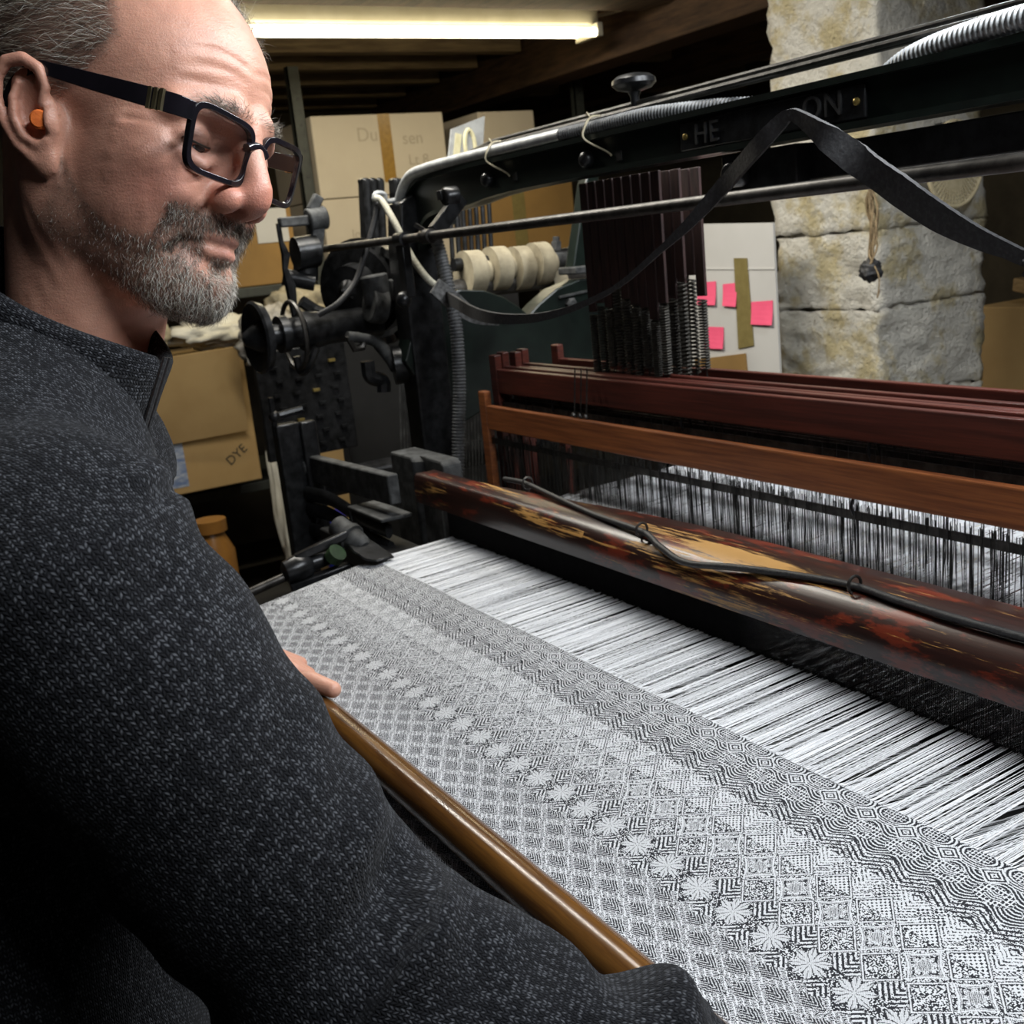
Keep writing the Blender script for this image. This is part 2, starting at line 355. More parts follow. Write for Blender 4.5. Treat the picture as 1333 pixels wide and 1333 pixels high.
# ------------------------------------------------------------------ woven cloth and warp
XL, XR = -1.432, 0.30           # selvedges
FELL, REED = 0.573, 0.700
def cloth_z(y): return 0.970 - (FELL - y) * 0.15
def cloth_material():
    m, nt, b = new_mat('jacquard_cloth')
    sep = nt.nodes.new('ShaderNodeSeparateXYZ'); nt.links.new(coords(nt), sep.inputs[0])
    PX = 0.0352
    cell = 0.00055
    x0 = NX(nt, sep.outputs[0]); y0 = NX(nt, sep.outputs[1])
    xq = ((x0 / cell).floor() + 0.5) * cell; yq = ((y0 / cell).floor() + 0.5) * cell
    jx = noise(nt, coords(nt), 420, 2, 0.6) - 0.5; jy = noise(nt, coords(nt), 380, 2, 0.6) - 0.5
    xm = xq * 1000.0 + jx * 1.5; t = (yq * -1000.0) + 573.0 + jy * 1.5            # mm from the fell
    def ph(x_ref): return (((xm - x_ref * 1000.0) / 35.2 + 0.5).fr() - 0.5) * 35.2      # mm, centred on x_ref
    # checks used as half tones
    ix = (x0 / cell).floor(); iy = (y0 / cell).floor()
    chk = ((ix + iy) * 0.5).fr().gt(0.25)                        # plain weave
    tw = ((ix + iy) / 4.0).fr().lt(0.5)                          # twill right
    tw2 = ((ix - iy) / 4.0).fr().lt(0.5)
    wn = nt.nodes.new('ShaderNodeTexWhiteNoise'); wn.noise_dimensions = '2D'
    cb = nt.nodes.new('ShaderNodeCombineXYZ'); nt.links.new(((x0 / 0.00085).floor()).s, cb.inputs[0]); nt.links.new(((y0 / 0.00075).floor()).s, cb.inputs[1])
    nt.links.new(cb.outputs[0], wn.inputs['Vector']); rnd = NX(nt, wn.outputs['Value'])
    def line(d, p, w): return ((d / p).fr() - 0.5).abs().lt(w * 0.5)     # stripes of period p, share w, white where true
    # --- A: at the fell, arched bands, spiral lozenges and dotted ovals
    XA = ph(-0.4924); YA = t - 30.0; XB = ph(-0.5035); YB = t - 14.5; XC = ph(-0.4863); YC = t - 4.5
    ov = ((XA / 15.5).pow(2.0) + (YA / 9.5).pow(2.0)).sqrt()
    dots = (((XA / 2.9).fr() - 0.5).abs().lt(0.34)) * (((YA / 3.3).fr() - 0.5).abs().lt(0.34))
    ring = (ov - 0.66).abs().lt(0.24)
    eye = mixf(ring, line(XA.abs() * 0.3 + YA, 1.9, 0.5), 1.0 - dots)
    loz = XB.abs() * 0.75 + YB.abs(); lozp = line(loz, 3.2, 0.5)
    arc = ((XC / 1.25).pow(2.0) + (YC * 1.5).pow(2.0)).sqrt(); arcd = (((XC / 2.7).fr() - 0.5).abs().lt(0.36)) * (((YC / 2.6).fr() - 0.5).abs().lt(0.36))
    arcp = mixf(arc.lt(8.0), line(arc, 2.8, 0.48), 1.0 - arcd)
    wave = line(t + (XA * (math.pi / 17.6)).cos() * 4.0, 3.0, 0.38)
    A = mixf(ov.lt(0.95), mixf(loz.lt(9.0), mixf(t.lt(17.0), wave, arcp), lozp), eye)
    # --- B: feathered scallops with small black triangles
    XD = ph(-0.4022); YD = t - 75.0
    tri = ((((XD + YD) / 3.9).fr() - 0.5).abs() + (((XD - YD) / 3.9).fr() - 0.5).abs())
    rib = line(XD.abs() * 0.6 + YD, 4.4, 0.58) * (1.0 - rnd.gt(0.72))
    leaf = line(YD - XD.abs() * 0.9, 3.6, 0.55).max(rnd.gt(0.62))
    B = mixf((XD.abs() * 1.1 + (YD + 4.0).abs()).lt(13.0), mixf(t.lt(62.0), leaf, rib), (1.0 - tri.lt(0.44)) * (1.0 - rnd.gt(0.86)))
    vl = ((XD + YD + 6.0) / 35.2 + 0.5).fr() - 0.5; vl2 = ((XD - YD - 6.0) / 35.2 + 0.5).fr() - 0.5
    lat0 = (vl.abs().lt(0.03)).max(vl2.abs().lt(0.03)); B = mixf(lat0, B, ((t / 1.7).fr()).lt(0.45))
    # --- C: lozenges holding a small star, speckled lozenges between
    XE = ph(-0.6957); YE = t - 106.0; d = (XE.abs().pow(0.80) + YE.abs().pow(0.80)).pow(1.25); mn = XE.abs().min(YE.abs()); mx = XE.abs().max(YE.abs())
    edge = (d - 15.6).abs().lt(1.25); edge2 = (d - 13.4).abs().lt(0.9)
    rC = (XE.pow(2.0) + YE.pow(2.0)).sqrt(); thC = YE.atan2(XE)
    petC = (thC * 4.0).cos().abs() * 3.6 + 4.6
    star = rC.lt(petC); core = rC.lt(4.4); ga0 = line(XE + YE, 1.5, 0.45)
    hatch = line(XE - YE, 1.5, 0.6)
    inner = mixf(d.lt(12.0), edge2 * rnd.gt(0.15), mixf(star, mixf(mn.gt(3.0), rnd.gt(0.68), rnd.gt(0.9)), mixf(core, hatch.max(ga0), hatch * 0.9)))
    Cin = mixf(d.gt(12.8), inner, edge.max((d - 13.3).abs().lt(0.4)).max(d.gt(17.2) * rnd.gt(0.45)))
    XF = ph(-0.6957 + 0.0176); d2 = XF.abs() + (YE.abs() - 17.6).abs()
    speck = rnd.gt(0.50); ring2 = line(d2, 3.0, 0.50) * (1.0 - rnd.gt(0.8))
    leafC = (1.0 - tri.lt(0.36))
    Cout = mixf(d2.lt(13.6), ((d2 - 15.4).abs().lt(0.8)).max(d2.gt(16.9) * rnd.gt(0.45)), mixf(YE.lt(-17.6), speck, leafC.max(speck * 0.0)))
    Cb = mixf(d.lt(17.6), Cout, Cin)
    # --- E: eight-petalled white stars, black crumbs and chevrons between
    XG = ph(-0.7106); YG = t - 150.0; r = (XG.pow(2.0) * 0.9 + YG.pow(2.0)).sqrt(); th = YG.atan2(XG)
    ga = ((th * (8.0 / (2 * math.pi)) + 0.25).fr() - 0.5).abs()               # 0 at a petal's middle .. 0.5 between petals
    starE = (r - (14.0 - ga * 14.0)).lt(0.0); gapl = (ga.gt(0.43)) * r.gt(0.8) + (ga.lt(0.035)) * r.gt(6.0)
    chev = line(XG.abs() + YG.abs(), 4.6, 0.50) * (1.0 - rnd.gt(0.88))
    starP = (1.0 - gapl.clamp() * 0.95) * (0.70 + chk * 0.30)
    crumb = rnd.gt(0.66)
    nearst = (XG.abs() * 0.92 + YG.abs() * 0.75).lt(15.0) 
    Eb = mixf(starE, mixf(nearst.max(XG.abs().gt(12.5) * YG.abs().lt(7.0)), chev, crumb), starP)
    # --- F: dark hatched lozenges in a white lattice, repeated towards the weaver
    XH = ph(-0.6538); YH = ((t - 193.0) / 21.4 + 0.5).fr() * 21.4 - 10.7
    dh = XH.abs() / 17.6 + YH.abs() / 10.7
    hx = line(XH * 0.5 + YH.abs(), 1.9, 0.34) * 0.9; hx2 = line(XH * 0.5 - YH.abs(), 1.9, 0.34) * 0.9
    latp = line(XH + YH * 1.6, 2.4, 0.50).max(line(XH - YH * 1.6, 7.5, 0.24)) * (1.0 - rnd.gt(0.9))
    Fb = mixf(((dh - 1.0).abs() + (rnd - 0.5) * 0.16).lt(0.34), mixf(dh.lt(1.0), hx2, hx), latp)
    # --- bands
    w = mixf((t + (XA * (math.pi / 17.6)).cos() * 3.0).gt(45.0), A, B); w = mixf((t - XF.abs()).gt(70.8), w, Cb); w = mixf((t + XF.abs()).gt(141.2), w, Eb); w = mixf((t - (XG.abs() - 8.8).abs() * 0.8).gt(163.0), w, Fb)
    w = w.clamp()
    # woven grain: warp-faced and weft-faced cells catch the light differently
    gx = ((x0 / cell).fr() - 0.5).abs(); gy = ((y0 / cell).fr() - 0.5).abs()
    thr = 1.0 - (mixf(w, gy, gx)).pow(2.0) * 1.6
    wob = noise(nt, coords(nt), 35, 3, 0.6)
    val = (w * 0.86 + 0.02) * (0.74 + chk * 0.26)
    col = mixc(nt, val, (0.010, 0.011, 0.016), (0.80, 0.82, 0.86))
    nt.links.new(col, b.inputs['Base Color']); b.inputs['Roughness'].default_value = 0.7; b.inputs['Specular IOR Level'].default_value = 0.10
    bump(nt, b, thr * 0.6 + w * 0.4, 0.35, 0.0003)
    MATS['cloth'] = m
cloth_material()
cl = thing('woven_cloth', 'black and white jacquard cloth with star and lozenge bands on the loom', 'cloth', (-0.6, 0.45, 0.93))
ys = list(np.linspace(FELL, 0.292, 18)); prof = [(y, cloth_z(y)) for y in ys]
for a in np.linspace(0.1, 1, 7): prof.append((0.292 - 0.030 * math.sin(a * math.pi / 2), cloth_z(0.292) - 0.004 - 0.04 * (1 - math.cos(a * math.pi / 2))))
prof.append((0.260, 0.75))
mb = MB(); xs = np.linspace(XL, XR, 60); n = len(prof)
V = [(x, y, z + 0.0008 * math.sin(x * 23 + y * 9)) for x in xs for y, z in prof]; V += [(x, y, z - 0.0016) for (x, y, z) in V]
K = len(xs) * n; Fc = []
for i in range(len(xs) - 1):
    for j in range(n - 1):
        a, b_, c, d_ = i * n + j, i * n + j + 1, (i + 1) * n + j + 1, (i + 1) * n + j; Fc += [(a, b_, c, d_), (K + d_, K + c, K + b_, K + a)]
for i in range(len(xs) - 1): Fc.append((i * n, (i + 1) * n, K + (i + 1) * n, K + i * n))
for j in range(n - 1): Fc += [(j, K + j, K + j + 1, j + 1)]
mb.add(V, Fc).build('cloth_panel', 'cloth', cl)
# warp threads: fell -> reed -> heddles -> back rest
N = 3300; x = np.sort(np.linspace(XL, XR, N) + RNG.normal(0, 0.00018, N))
grp = np.repeat(RNG.normal(0, 1, N // 6 + 1), 6)[:N]; up = np.repeat(RNG.random(N // 3 + 1) < 0.50, 3)[:N] | (RNG.random(N) < 0.15)
zf = 0.9696 + RNG.normal(0, 0.0003, N)
zr = np.where(up, 0.9735 + 0.0025 * RNG.random(N), 0.950 - 0.012 * RNG.random(N)) + grp * 0.0008
xr = x + RNG.normal(0, 0.0004, N)
P0 = np.stack([x, np.full(N, FELL - 0.001), zf], 1); P1 = np.stack([xr, np.full(N, REED + 0.01), zr], 1)
yh = 0.92 + RNG.integers(0, 6, N) * 0.03
zh = np.where(up, 0.997, 0.925) + RNG.normal(0, 0.002, N)
P2 = np.stack([xr + RNG.normal(0, 0.0006, N), yh, zh], 1); P3 = np.stack([xr, np.full(N, 1.62), np.full(N, 1.01) + RNG.normal(0, 0.001, N)], 1)
mesh_obj('warp_threads', strips('warp_threads', np.stack([P0, P1, P2, P3], 1), None, 0.00031, 4), 'warp_white', cl, 'all', kind='stuff', label='white warp threads running back through the reed')

# ------------------------------------------------------------------ the loom
loom = thing('power_loom', 'old black iron power loom with wooden heddle frames', 'loom', (-0.8, 0.8, 0))
LX0, LX1 = -1.85, 0.55
def I(name, mb, mat, parent=loom, **k): return mb.build(name, mat, parent, **k)
# breast beam and take-up roller under the cloth, race board under the warp
I('breast_beam', MB().box((-1.80, 0.268, 0.80), (LX1, 0.32, 0.915)), 'iron', bevel=0.004)
I('cloth_roller', MB().cyl((-1.75, 0.36, 0.62), (LX1 - 0.05, 0.36, 0.62), 0.06, 24), 'iron')
I('race_board', MB().box((-1.80, 0.625, 0.90), (LX1 - 0.05, 0.70, 0.940)), 'rubber_black', bevel=0.003)
for xx in (-1.84, LX1 - 0.02):
    I('side_post', MB().box((xx - 0.03, 0.28, 0), (xx + 0.03, 0.36, 0.92)), 'iron', bevel=0.004)
# polished wooden rod across the cloth
rod = MB().tube([(xx, 0.325 + 0.0006 * math.sin(xx * 7), 0.9505) for xx in np.linspace(-1.62, 0.42, 24)], 0.0165, 20).build('front_rod', 'wood_rod', loom)
rod['label'] = 'polished brown wooden rod across the front of the cloth'
# batten (sley) cap: a worn, bellied wooden rail
def batten_sec(xx):
    k = min(1, max(0, (xx + 1.42) / 0.55)); k = k * k * (3 - 2 * k)
    yb = 0.735 + 0.055 * k; yf = 0.688; top = 1.0645 + 0.002 * k; r = 0.2 + 0.8 * k
    P = [(yf, 1.020), (yf - 0.003 * k, 1.030), (yf - 0.002 * k, 1.044), (yf + 0.004 * r, 1.054 - 0.002 * k), (yf + 0.013 * r, 1.0605), (yf + 0.030 * r, top), (yf + 0.6 * (yb - yf), top - 0.001), (yb - 0.01, top - 0.004 * k), (yb, 1.056 - 0.004 * k), (yb, 1.03), (yb - 0.01, 1.018), ((yf + yb) / 2, 1.016)]
    return [(xx, y, z) for y, z in P]
I('batten_cap', MB().loft([batten_sec(xx) for xx in np.linspace(-1.512, LX1 - 0.1, 44)]), 'wood_batten', angle=55, label='worn dark batten cap with red and yellow paint wear')
nr = 1500; xr = np.linspace(XL - 0.01, LX1 - 0.12, nr)
me = strips('reed', np.stack([xr, np.full(nr, 0.703), np.full(nr, 0.938)], 1), np.stack([xr, np.full(nr, 0.703), np.full(nr, 1.02)], 1), 0.00055, 4)
mesh_obj('reed', me, 'reed_wire', loom, 'all', kind='stuff')
I('reed_end', MB().box((-1.50, 0.694, 0.935), (XL - 0.004, 0.712, 1.02)), 'iron_dusty', bevel=0.002)
I('reed_back', MB().box((XL - 0.01, 0.7085, 0.938), (LX1 - 0.12, 0.7125, 0.972)), 'iron', bevel=0.001)
# screw eyes and the black cord threaded along the batten
cord = thing('black_cord', 'black round cord threaded through rings on the worn batten', 'cord', (-0.8, 0.74, 1.07))
eyes = [(-1.273, 0.752), (-0.952, 0.705), (-0.654, 0.716)]
for ex, ey in eyes:
    pts = [(ex, ey + 0.008 * math.cos(a), 1.071 + 0.008 * math.sin(a)) for a in np.linspace(0, 2 * math.pi, 18)[:-1]]
    I('screw_eye', MB().tube(pts, 0.0015, 8, closed=True).cyl((ex, ey, 1.05), (ex, ey, 1.064), 0.0016, 8), 'steel_rod')
cp = [(-1.36, 0.765, 1.062), (-1.31, 0.758, 1.067), (-1.273, 0.752, 1.069), (-1.18, 0.735, 1.069), (-1.06, 0.715, 1.0685), (-0.952, 0.705, 1.069), (-0.905, 0.694, 1.0625), (-0.855, 0.6875, 1.0565), (-0.79, 0.695, 1.0635), (-0.72, 0.708, 1.0675), (-0.654, 0.716, 1.0695), (-0.60, 0.712, 1.069), (-0.52, 0.709, 1.069), (-0.40, 0.712, 1.069), (-0.1, 0.72, 1.069), (0.3, 0.72, 1.069)]
MB().tube(smoothpath(cp, 8), 0.0036, 10).build('cord_length', 'cord_black', cord)

# heddle frames, each with its stiles, rails, rods and wires
def frame(name_y, zt, mat, wires, shade=0.0):
    y = name_y; root = bpy.data.objects.new('heddle_frame', None); COL.objects.link(root); root.location = (-1.69, y, zt); attach(root, loom)
    x0, x1 = -1.69, LX1 - 0.15; zr = zt - 0.0245
    MB().box((x0, y - 0.007, zt - 0.48), (x0 + 0.022, y + 0.007, zt)).build('stile', mat, root, False, bevel=0.002)
    MB().box((x1 - 0.022, y - 0.007, zt - 0.48), (x1, y + 0.007, zt)).build('stile', mat, root, False, bevel=0.002)
    MB().box((x0 + 0.022, y - 0.006, zr - 0.043), (x1 - 0.022, y + 0.006, zr)).build('top_rail', mat, root, False, bevel=0.002)
    MB().box((x0 + 0.022, y - 0.006, zt - 0.47), (x1 - 0.022, y + 0.006, zt - 0.43)).build('bottom_rail', mat, root, False, bevel=0.002)
    MB().box((x0 + 0.024, y - 0.0015, zr - 0.068), (x1 - 0.024, y + 0.0015, zr - 0.058)).build('heddle_bar', 'steel_rod', root, False)
    for xx in np.arange(-1.5, x1, 0.33):
        MB().tube([(xx, y, zr - 0.043), (xx, y - 0.004, zr - 0.052), (xx, y, zr - 0.063)], 0.002, 6).build('bar_hook', 'iron', root)
    n = wires; xx = np.sort(RNG.uniform(-1.64, x1 - 0.05, n)) + RNG.normal(0, 0.001, n)
    z1 = zr - 0.050 + RNG.normal(0, 0.0015, n); z0 = np.full(n, zt - 0.43)
    P = np.stack([np.stack([xx + RNG.normal(0, 0.0006, n), np.full(n, y) + RNG.normal(0, 0.002, n), z1], 1), np.stack([xx + RNG.normal(0, 0.0016, n), np.full(n, y) + RNG.normal(0, 0.003, n), (z0 + z1) / 2], 1), np.stack([xx, np.full(n, y), z0], 1)], 1)
    mesh_obj('heddles', strips('heddles', P, None, 0.00055, 4), 'heddle_wire', root, 'all', kind='stuff')
    return root
frame(0.921, 1.148, 'wood_orange', 950)
for i, y in enumerate((0.950, 0.966, 0.992, 1.007)): frame(y, 1.208 + 0.003 * (i % 2), 'wood_red', 150)
frame(1.082, 1.209, 'wood_red', 150)

# top girder: two flanges and a web, curving down at its left end
GY = 0.90
def strip_path(name, pts, y0, y1, th, mat, **k):                  # flat flange following (x, z) points
    secs = []
    P = smoothpath([(p[0], 0, p[1]) for p in pts], 8)
    for i, p in enumerate(P):
        d = (P[min(i + 1, len(P) - 1)] - P[max(i - 1, 0)]).normalized(); nn = Vector((-d.z, 0, d.x)) * th
        if nn.z < 0: nn = -nn
        secs.append([(p.x, y0, p.z), (p.x, y1, p.z), (p.x + nn.x, y1, p.z + nn.z), (p.x + nn.x, y0, p.z + nn.z)])
    return I(name, MB().loft(secs), mat, **k)
gtop = [(-1.862, 1.44), (-1.845, 1.485), (-1.80, 1.512), (-1.72, 1.519), (-1.4, 1.520), (-0.6, 1.520), (LX1, 1.520)]
gbot = [(-1.800, 1.40), (-1.785, 1.435), (-1.74, 1.455), (-1.62, 1.462), (-1.4, 1.474), (-0.6, 1.474), (LX1, 1.474)]
strip_path('girder_top_flange', gtop, GY - 0.012, GY + 0.10, 0.007, 'iron_green')
strip_path('girder_lower_flange', gbot, GY - 0.014, GY + 0.03, 0.007, 'iron_green')
poly = [(p.x, p.z) for p in smoothpath([(a, 0, c) for a, c in gtop], 8)] + [(p.x, p.z) for p in reversed(smoothpath([(a, 0, c) for a, c in gbot], 8))]
I('girder_web', MB().prism(poly, lambda u, v, t: (u, t, v), GY, GY + 0.02), 'iron_green', smooth=False)
I('under_beam', MB().box((-0.93, GY + 0.03, 1.432), (LX1, GY + 0.07, 1.468)), 'iron', bevel=0.002)
I('beam_bracket', MB().box((-1.02, GY + 0.01, 1.43), (-0.90, GY + 0.06, 1.472)).cyl((-0.985, GY - 0.012, 1.448), (-0.985, GY + 0.02, 1.448), 0.014, 16), 'iron', bevel=0.002)
# maker's plate with raised letters
npl = I('name_plate', MB().box((-1.075, GY - 0.005, 1.483), (-0.79, GY, 1.517)), 'iron', bevel=0.002)
def letters(txt, loc, size, mat, parent, rot=(math.pi / 2, 0, 0), extrude=0.0015, name='raised_letters', spacing=1.0):
    cu = bpy.data.curves.new(name, 'FONT'); cu.body = txt; cu.size = size; cu.extrude = extrude; cu.align_x = 'CENTER'; cu.align_y = 'CENTER'; cu.space_character = spacing
    o = bpy.data.objects.new(name, cu); COL.objects.link(o); o.location = loc; o.rotation_euler = rot
    dg = bpy.context.evaluated_depsgraph_get(); me = bpy.data.meshes.new_from_object(o.evaluated_get(dg)); bpy.data.objects.remove(o)
    o = bpy.data.objects.new(name, me); COL.objects.link(o); o.location = loc; o.rotation_euler = rot; me.materials.append(MATS[mat]); attach(o, parent); return o
letters('HE', (-1.025, GY - 0.006, 1.499), 0.034, 'letter_iron', npl, spacing=1.1)
letters('ON', (-0.845, GY - 0.006, 1.501), 0.034, 'letter_iron', npl, spacing=1.1)
for xx in (-1.064, -0.80): MB().lathe((xx, GY - 0.005, 1.50), (0, -1, 0), [(0, 0.004), (0.002, 0.0038), (0.003, 0.002)], 10).build('rivet', 'brass', npl)
for xx, zz in ((-1.275, 1.497), (-0.585, 1.497), (-1.55, 1.497)):
    I('girder_bolt', MB().lathe((xx, GY, zz), (0, -1, 0), [(0, 0.012), (0.006, 0.012), (0.011, 0.009), (0.013, 0.004)], 14), 'iron')
for xx in (-1.205, -1.47):
    I('girder_slot', MB().box((xx - 0.006, GY - 0.0015, 1.488), (xx + 0.006, GY, 1.500)), 'rubber_black', smooth=False)
# long rods
I('cross_rod', MB().cyl((-2.08, 0.80, 1.42), (LX1 - 0.05, 0.80, 1.42), 0.0072, 14), 'steel_rod', label='long steel rod running under the top girder')
for i, (yy, zz, r) in enumerate(((0.935, 1.552, 0.0035), (0.955, 1.562, 0.003), (0.975, 1.556, 0.004), (1.0, 1.566, 0.003))):
    I('top_rod', MB().cyl((-1.98, yy + 0.02, zz - 0.03), (-1.62, yy, zz), r, 8).cyl((-1.62, yy, zz), (LX1, yy, zz + 0.003), r, 8), 'steel_rod')
# hand knob
I('hand_knob', MB().lathe((-1.235, 0.955, 1.525), (0, 0, 1), [(0, 0.012), (0.012, 0.012), (0.014, 0.007), (0.046, 0.006), (0.052, 0.009), (0.056, 0.024), (0.062, 0.030), (0.068, 0.029), (0.073, 0.022), (0.075, 0.012), (0.0755, 0.0)], 28), 'iron', label='mushroom shaped black hand knob on the girder')
# stud with nut at the right
I('stud', MB().lathe((-0.607, 0.945, 1.527), (0, 0, 1), [(0, 0.018), (0.006, 0.018), (0.006, 0.0125), (0.020, 0.0125), (0.020, 0.0065)] + [(0.020 + 0.002 * k, 0.0065 - 0.001 * (k % 2)) for k in range(1, 30)], 6), 'steel_rod', smooth=False)

# hangers and bracket on the cross rod, left end
pA = onY(628, 245, 0.87); 
I('rod_hanger', MB().bar((-1.60, 0.872, 1.475), (-1.592, 0.815, 1.425), 0.024, 0.016, (1, 0, 0)).lathe((-1.60, 0.865, 1.478), (0, -1, 0), [(0, 0.016), (0.02, 0.016), (0.024, 0.013)], 16).box((-1.617, 0.838, 1.474), (-1.602, 0.845, 1.489)), 'iron', bevel=0.001)
I('rod_collar', MB().cyl((-1.605, 0.80, 1.42), (-1.575, 0.80, 1.42), 0.0115, 14).bar((-1.60, 0.80, 1.43), (-1.61, 0.79, 1.44), 0.008, 0.006), 'steel_rod')
I('rod_collar', MB().cyl((-1.70, 0.80, 1.42), (-1.67, 0.80, 1.42), 0.0125, 14), 'iron')
I('hanging_arm', MB().bar((-1.685, 0.80, 1.418), (-1.685, 0.80, 1.325), 0.026, 0.016, (0, 1, 0)).sphere((-1.685, 0.79, 1.322), 0.014, 14), 'iron', bevel=0.002)
# left side casting: upright plus saddle-shaped plate, seen from inside
SX = -1.85
up_poly = [(0.855, 0.0), (0.93, 0.0), (0.93, 1.40), (0.925, 1.46), (0.895, 1.50), (0.87, 1.485), (0.86, 1.40)]
I('side_upright', MB().prism(up_poly, lambda u, v, t: (t, u, v), SX - 0.03, SX + 0.03), 'iron', smooth=False, bevel=0.004)
def sad(px, py): p = onX(px, py, SX); return (p[1], p[2])
spts = [sad(*q) for q in ((520, 470), (540, 388), (592, 377), (622, 378), (648, 387), (668, 400), (680, 410), (694, 395), (716, 376), (745, 364), (782, 360), (800, 400), (790, 480), (720, 530), (640, 520), (580, 560))]
I('side_casting', MB().prism(spts, lambda u, v, t: (t, u, v), SX - 0.025, SX + 0.025), 'iron_green', smooth=False, bevel=0.003)
sp2 = [sad(*q) for q in ((742, 352), (775, 350), (776, 220), (766, 215), (758, 240), (745, 330))]
I('side_stay', MB().prism(sp2, lambda u, v, t: (t, u, v), SX - 0.02, SX + 0.01), 'iron_green', smooth=False, bevel=0.003)
I('stay_foot', MB().box((SX - 0.03, sad(737, 355)[0], sad(737, 358)[1]), (SX + 0.035, sad(790, 355)[0], sad(737, 348)[1])), 'iron_dusty', bevel=0.003)
b2 = onX(742, 395, SX + 0.026)
I('casting_bolt', MB().lathe(b2, (1, 0, 0), [(0, 0.012), (0.008, 0.012), (0.012, 0.007)], 6).bar(onX(728, 387, SX + 0.03), onX(780, 375, SX + 0.03), 0.006, 0.004), 'iron_dusty')
# cam shaft with cream cams behind the casting
CX = -2.08
def ca(px, py): return Vector(onX(px, py, CX))
I('cam_shaft', MB().cyl(ca(505, 388) , ca(770, 356), 0.022, 16), 'steel_rod')
s0 = ca(590, 345); s1 = ca(775, 327)
I('back_shaft', MB().cyl(s0, s1, 0.014, 14), 'iron')
for k, (pa, pb) in enumerate((((600, 350), (626, 348)), ((634, 347), (658, 345)), ((664, 344), (686, 342)), ((690, 341), (712, 339)))):
    a = ca(*pa); c = ca(*pb); sh = Vector((0.008, 0, -0.010 + 0.004 * (k % 2))); L_ = (c - a).length * 1.25
    I('cam', MB().lathe(a + sh, c - a, [(0, 0.02), (0, 0.047), (L_ * 0.62, 0.047), (L_ * 0.66, 0.044), (L_ * 0.70, 0.026), (L_, 0.024)], 30), 'cam_cream')
I('shaft_clamp', MB().cyl(ca(716, 338), ca(738, 336), 0.02, 12).bar(ca(724, 338), ca(724, 314), 0.02, 0.014, (0, 1, 0)).cyl(ca(724, 318), ca(724, 308), 0.008, 8), 'iron_dusty', bevel=0.001)
I('shaft_bearing', MB().lathe(ca(738, 336), s1 - s0, [(0, 0.014), (0.01, 0.026), (0.03, 0.028), (0.05, 0.028), (0.052, 0.03), (0.08, 0.03)], 18), 'iron')
I('casting_block', MB().cyl(ca(712, 372), ca(730, 368), 0.035, 16), 'cam_cream')
# bank of black levers behind, left
for g, (px0, n) in enumerate(((474, 3), (514, 3))):
    for k in range(n):
        p = onX(px0 + k * 9, 232, -2.35); q = onX(px0 + k * 9 + 10, 420, -2.35)
        I('jack_lever', MB().loft([[(-2.35 - 0.02, y - 0.012, z), (-2.35 + 0.02, y - 0.012, z), (-2.35 + 0.02, y + 0.006, z), (-2.35 - 0.02, y + 0.006, z)] for y, z in ((p[1], p[2]), (p[1] + 0.002, p[2] - 0.01), (q[1], q[2]))]), 'iron', bevel=0.006)
for k in range(7):
    p = onX(585 + k * 8.5, 262, -2.2); q = onX(590 + k * 8.5, 350, -2.2)
    I('jack_wire', MB().cyl(p, q, 0.0055, 8), 'iron')
# guide hook with white cord eye
hk = onX(482, 258, -1.9)
I('guide_hook', MB().tube(smoothpath([onX(563, 258, -1.86), onX(530, 258, -1.86), onX(505, 262, -1.86), onX(500, 253, -1.86), onX(490, 252, -1.86), onX(487, 260, -1.86), onX(494, 268, -1.86)], 6), 0.0048, 8), 'conduit')
# mechanism on the left: discs, gear, levers
def mp(px, py, x): return Vector(onX(px, py, x))
I('wheel_boss', MB().lathe(mp(405, 430, -1.95), (0.05, -1, 0), [(-0.14, 0.03), (-0.03, 0.03), (0.0, 0.036), (0.02, 0.036), (0.02, 0.028), (0.05, 0.028), (0.05, 0.034), (0.065, 0.034), (0.065, 0.02), (0.09, 0.02), (0.095, 0.062), (0.108, 0.066), (0.112, 0.062), (0.10, 0.03), (0.13, 0.012), (0.135, 0.0)], 28), 'iron')
I('wheel_rim', MB().tube([mp(383, 437, -1.95) + Vector((math.cos(a) * 0.062, 0, math.sin(a) * 0.062)) for a in np.linspace(0, 2 * math.pi, 29)[:-1]], 0.0045, 8, closed=True), 'steel_rod')
I('wheel_handle', MB().tube(smoothpath([mp(386, 464, -1.95), mp(392, 484, -1.95), mp(402, 476, -1.93), mp(412, 452, -1.92)], 5), 0.008, 8), 'iron')
I('gear_drum', MB().lathe(mp(470, 375, -2.0), (0.55, -0.8, 0), [(-0.05, 0.09), (0.0, 0.095), (0.0, 0.08), (0.02, 0.08), (0.02, 0.05), (0.05, 0.045), (0.05, 0.02), (0.07, 0.0)], 30), 'iron')
gear = MB()
for k in range(24):
    a = 2 * math.pi * k / 24; d, u, w = basis((0.55, -0.8, 0)); c = mp(490, 385, -1.98)
    p = c + (u * math.cos(a) + w * math.sin(a)) * 0.088; gear.bar(p - d * 0.012, p + d * 0.012, 0.012, 0.014, (u * math.cos(a) + w * math.sin(a)))
I('gear_teeth', gear, 'iron_dusty')
I('bolt_housing', MB().cyl(mp(486, 358, -1.9), mp(494, 396, -1.9), 0.026, 16).cyl(mp(480, 396, -1.9), mp(500, 398, -1.9), 0.034, 16).box(tuple(mp(496, 392, -1.93)), tuple(mp(528, 362, -1.87))), 'iron_dusty', bevel=0.003)
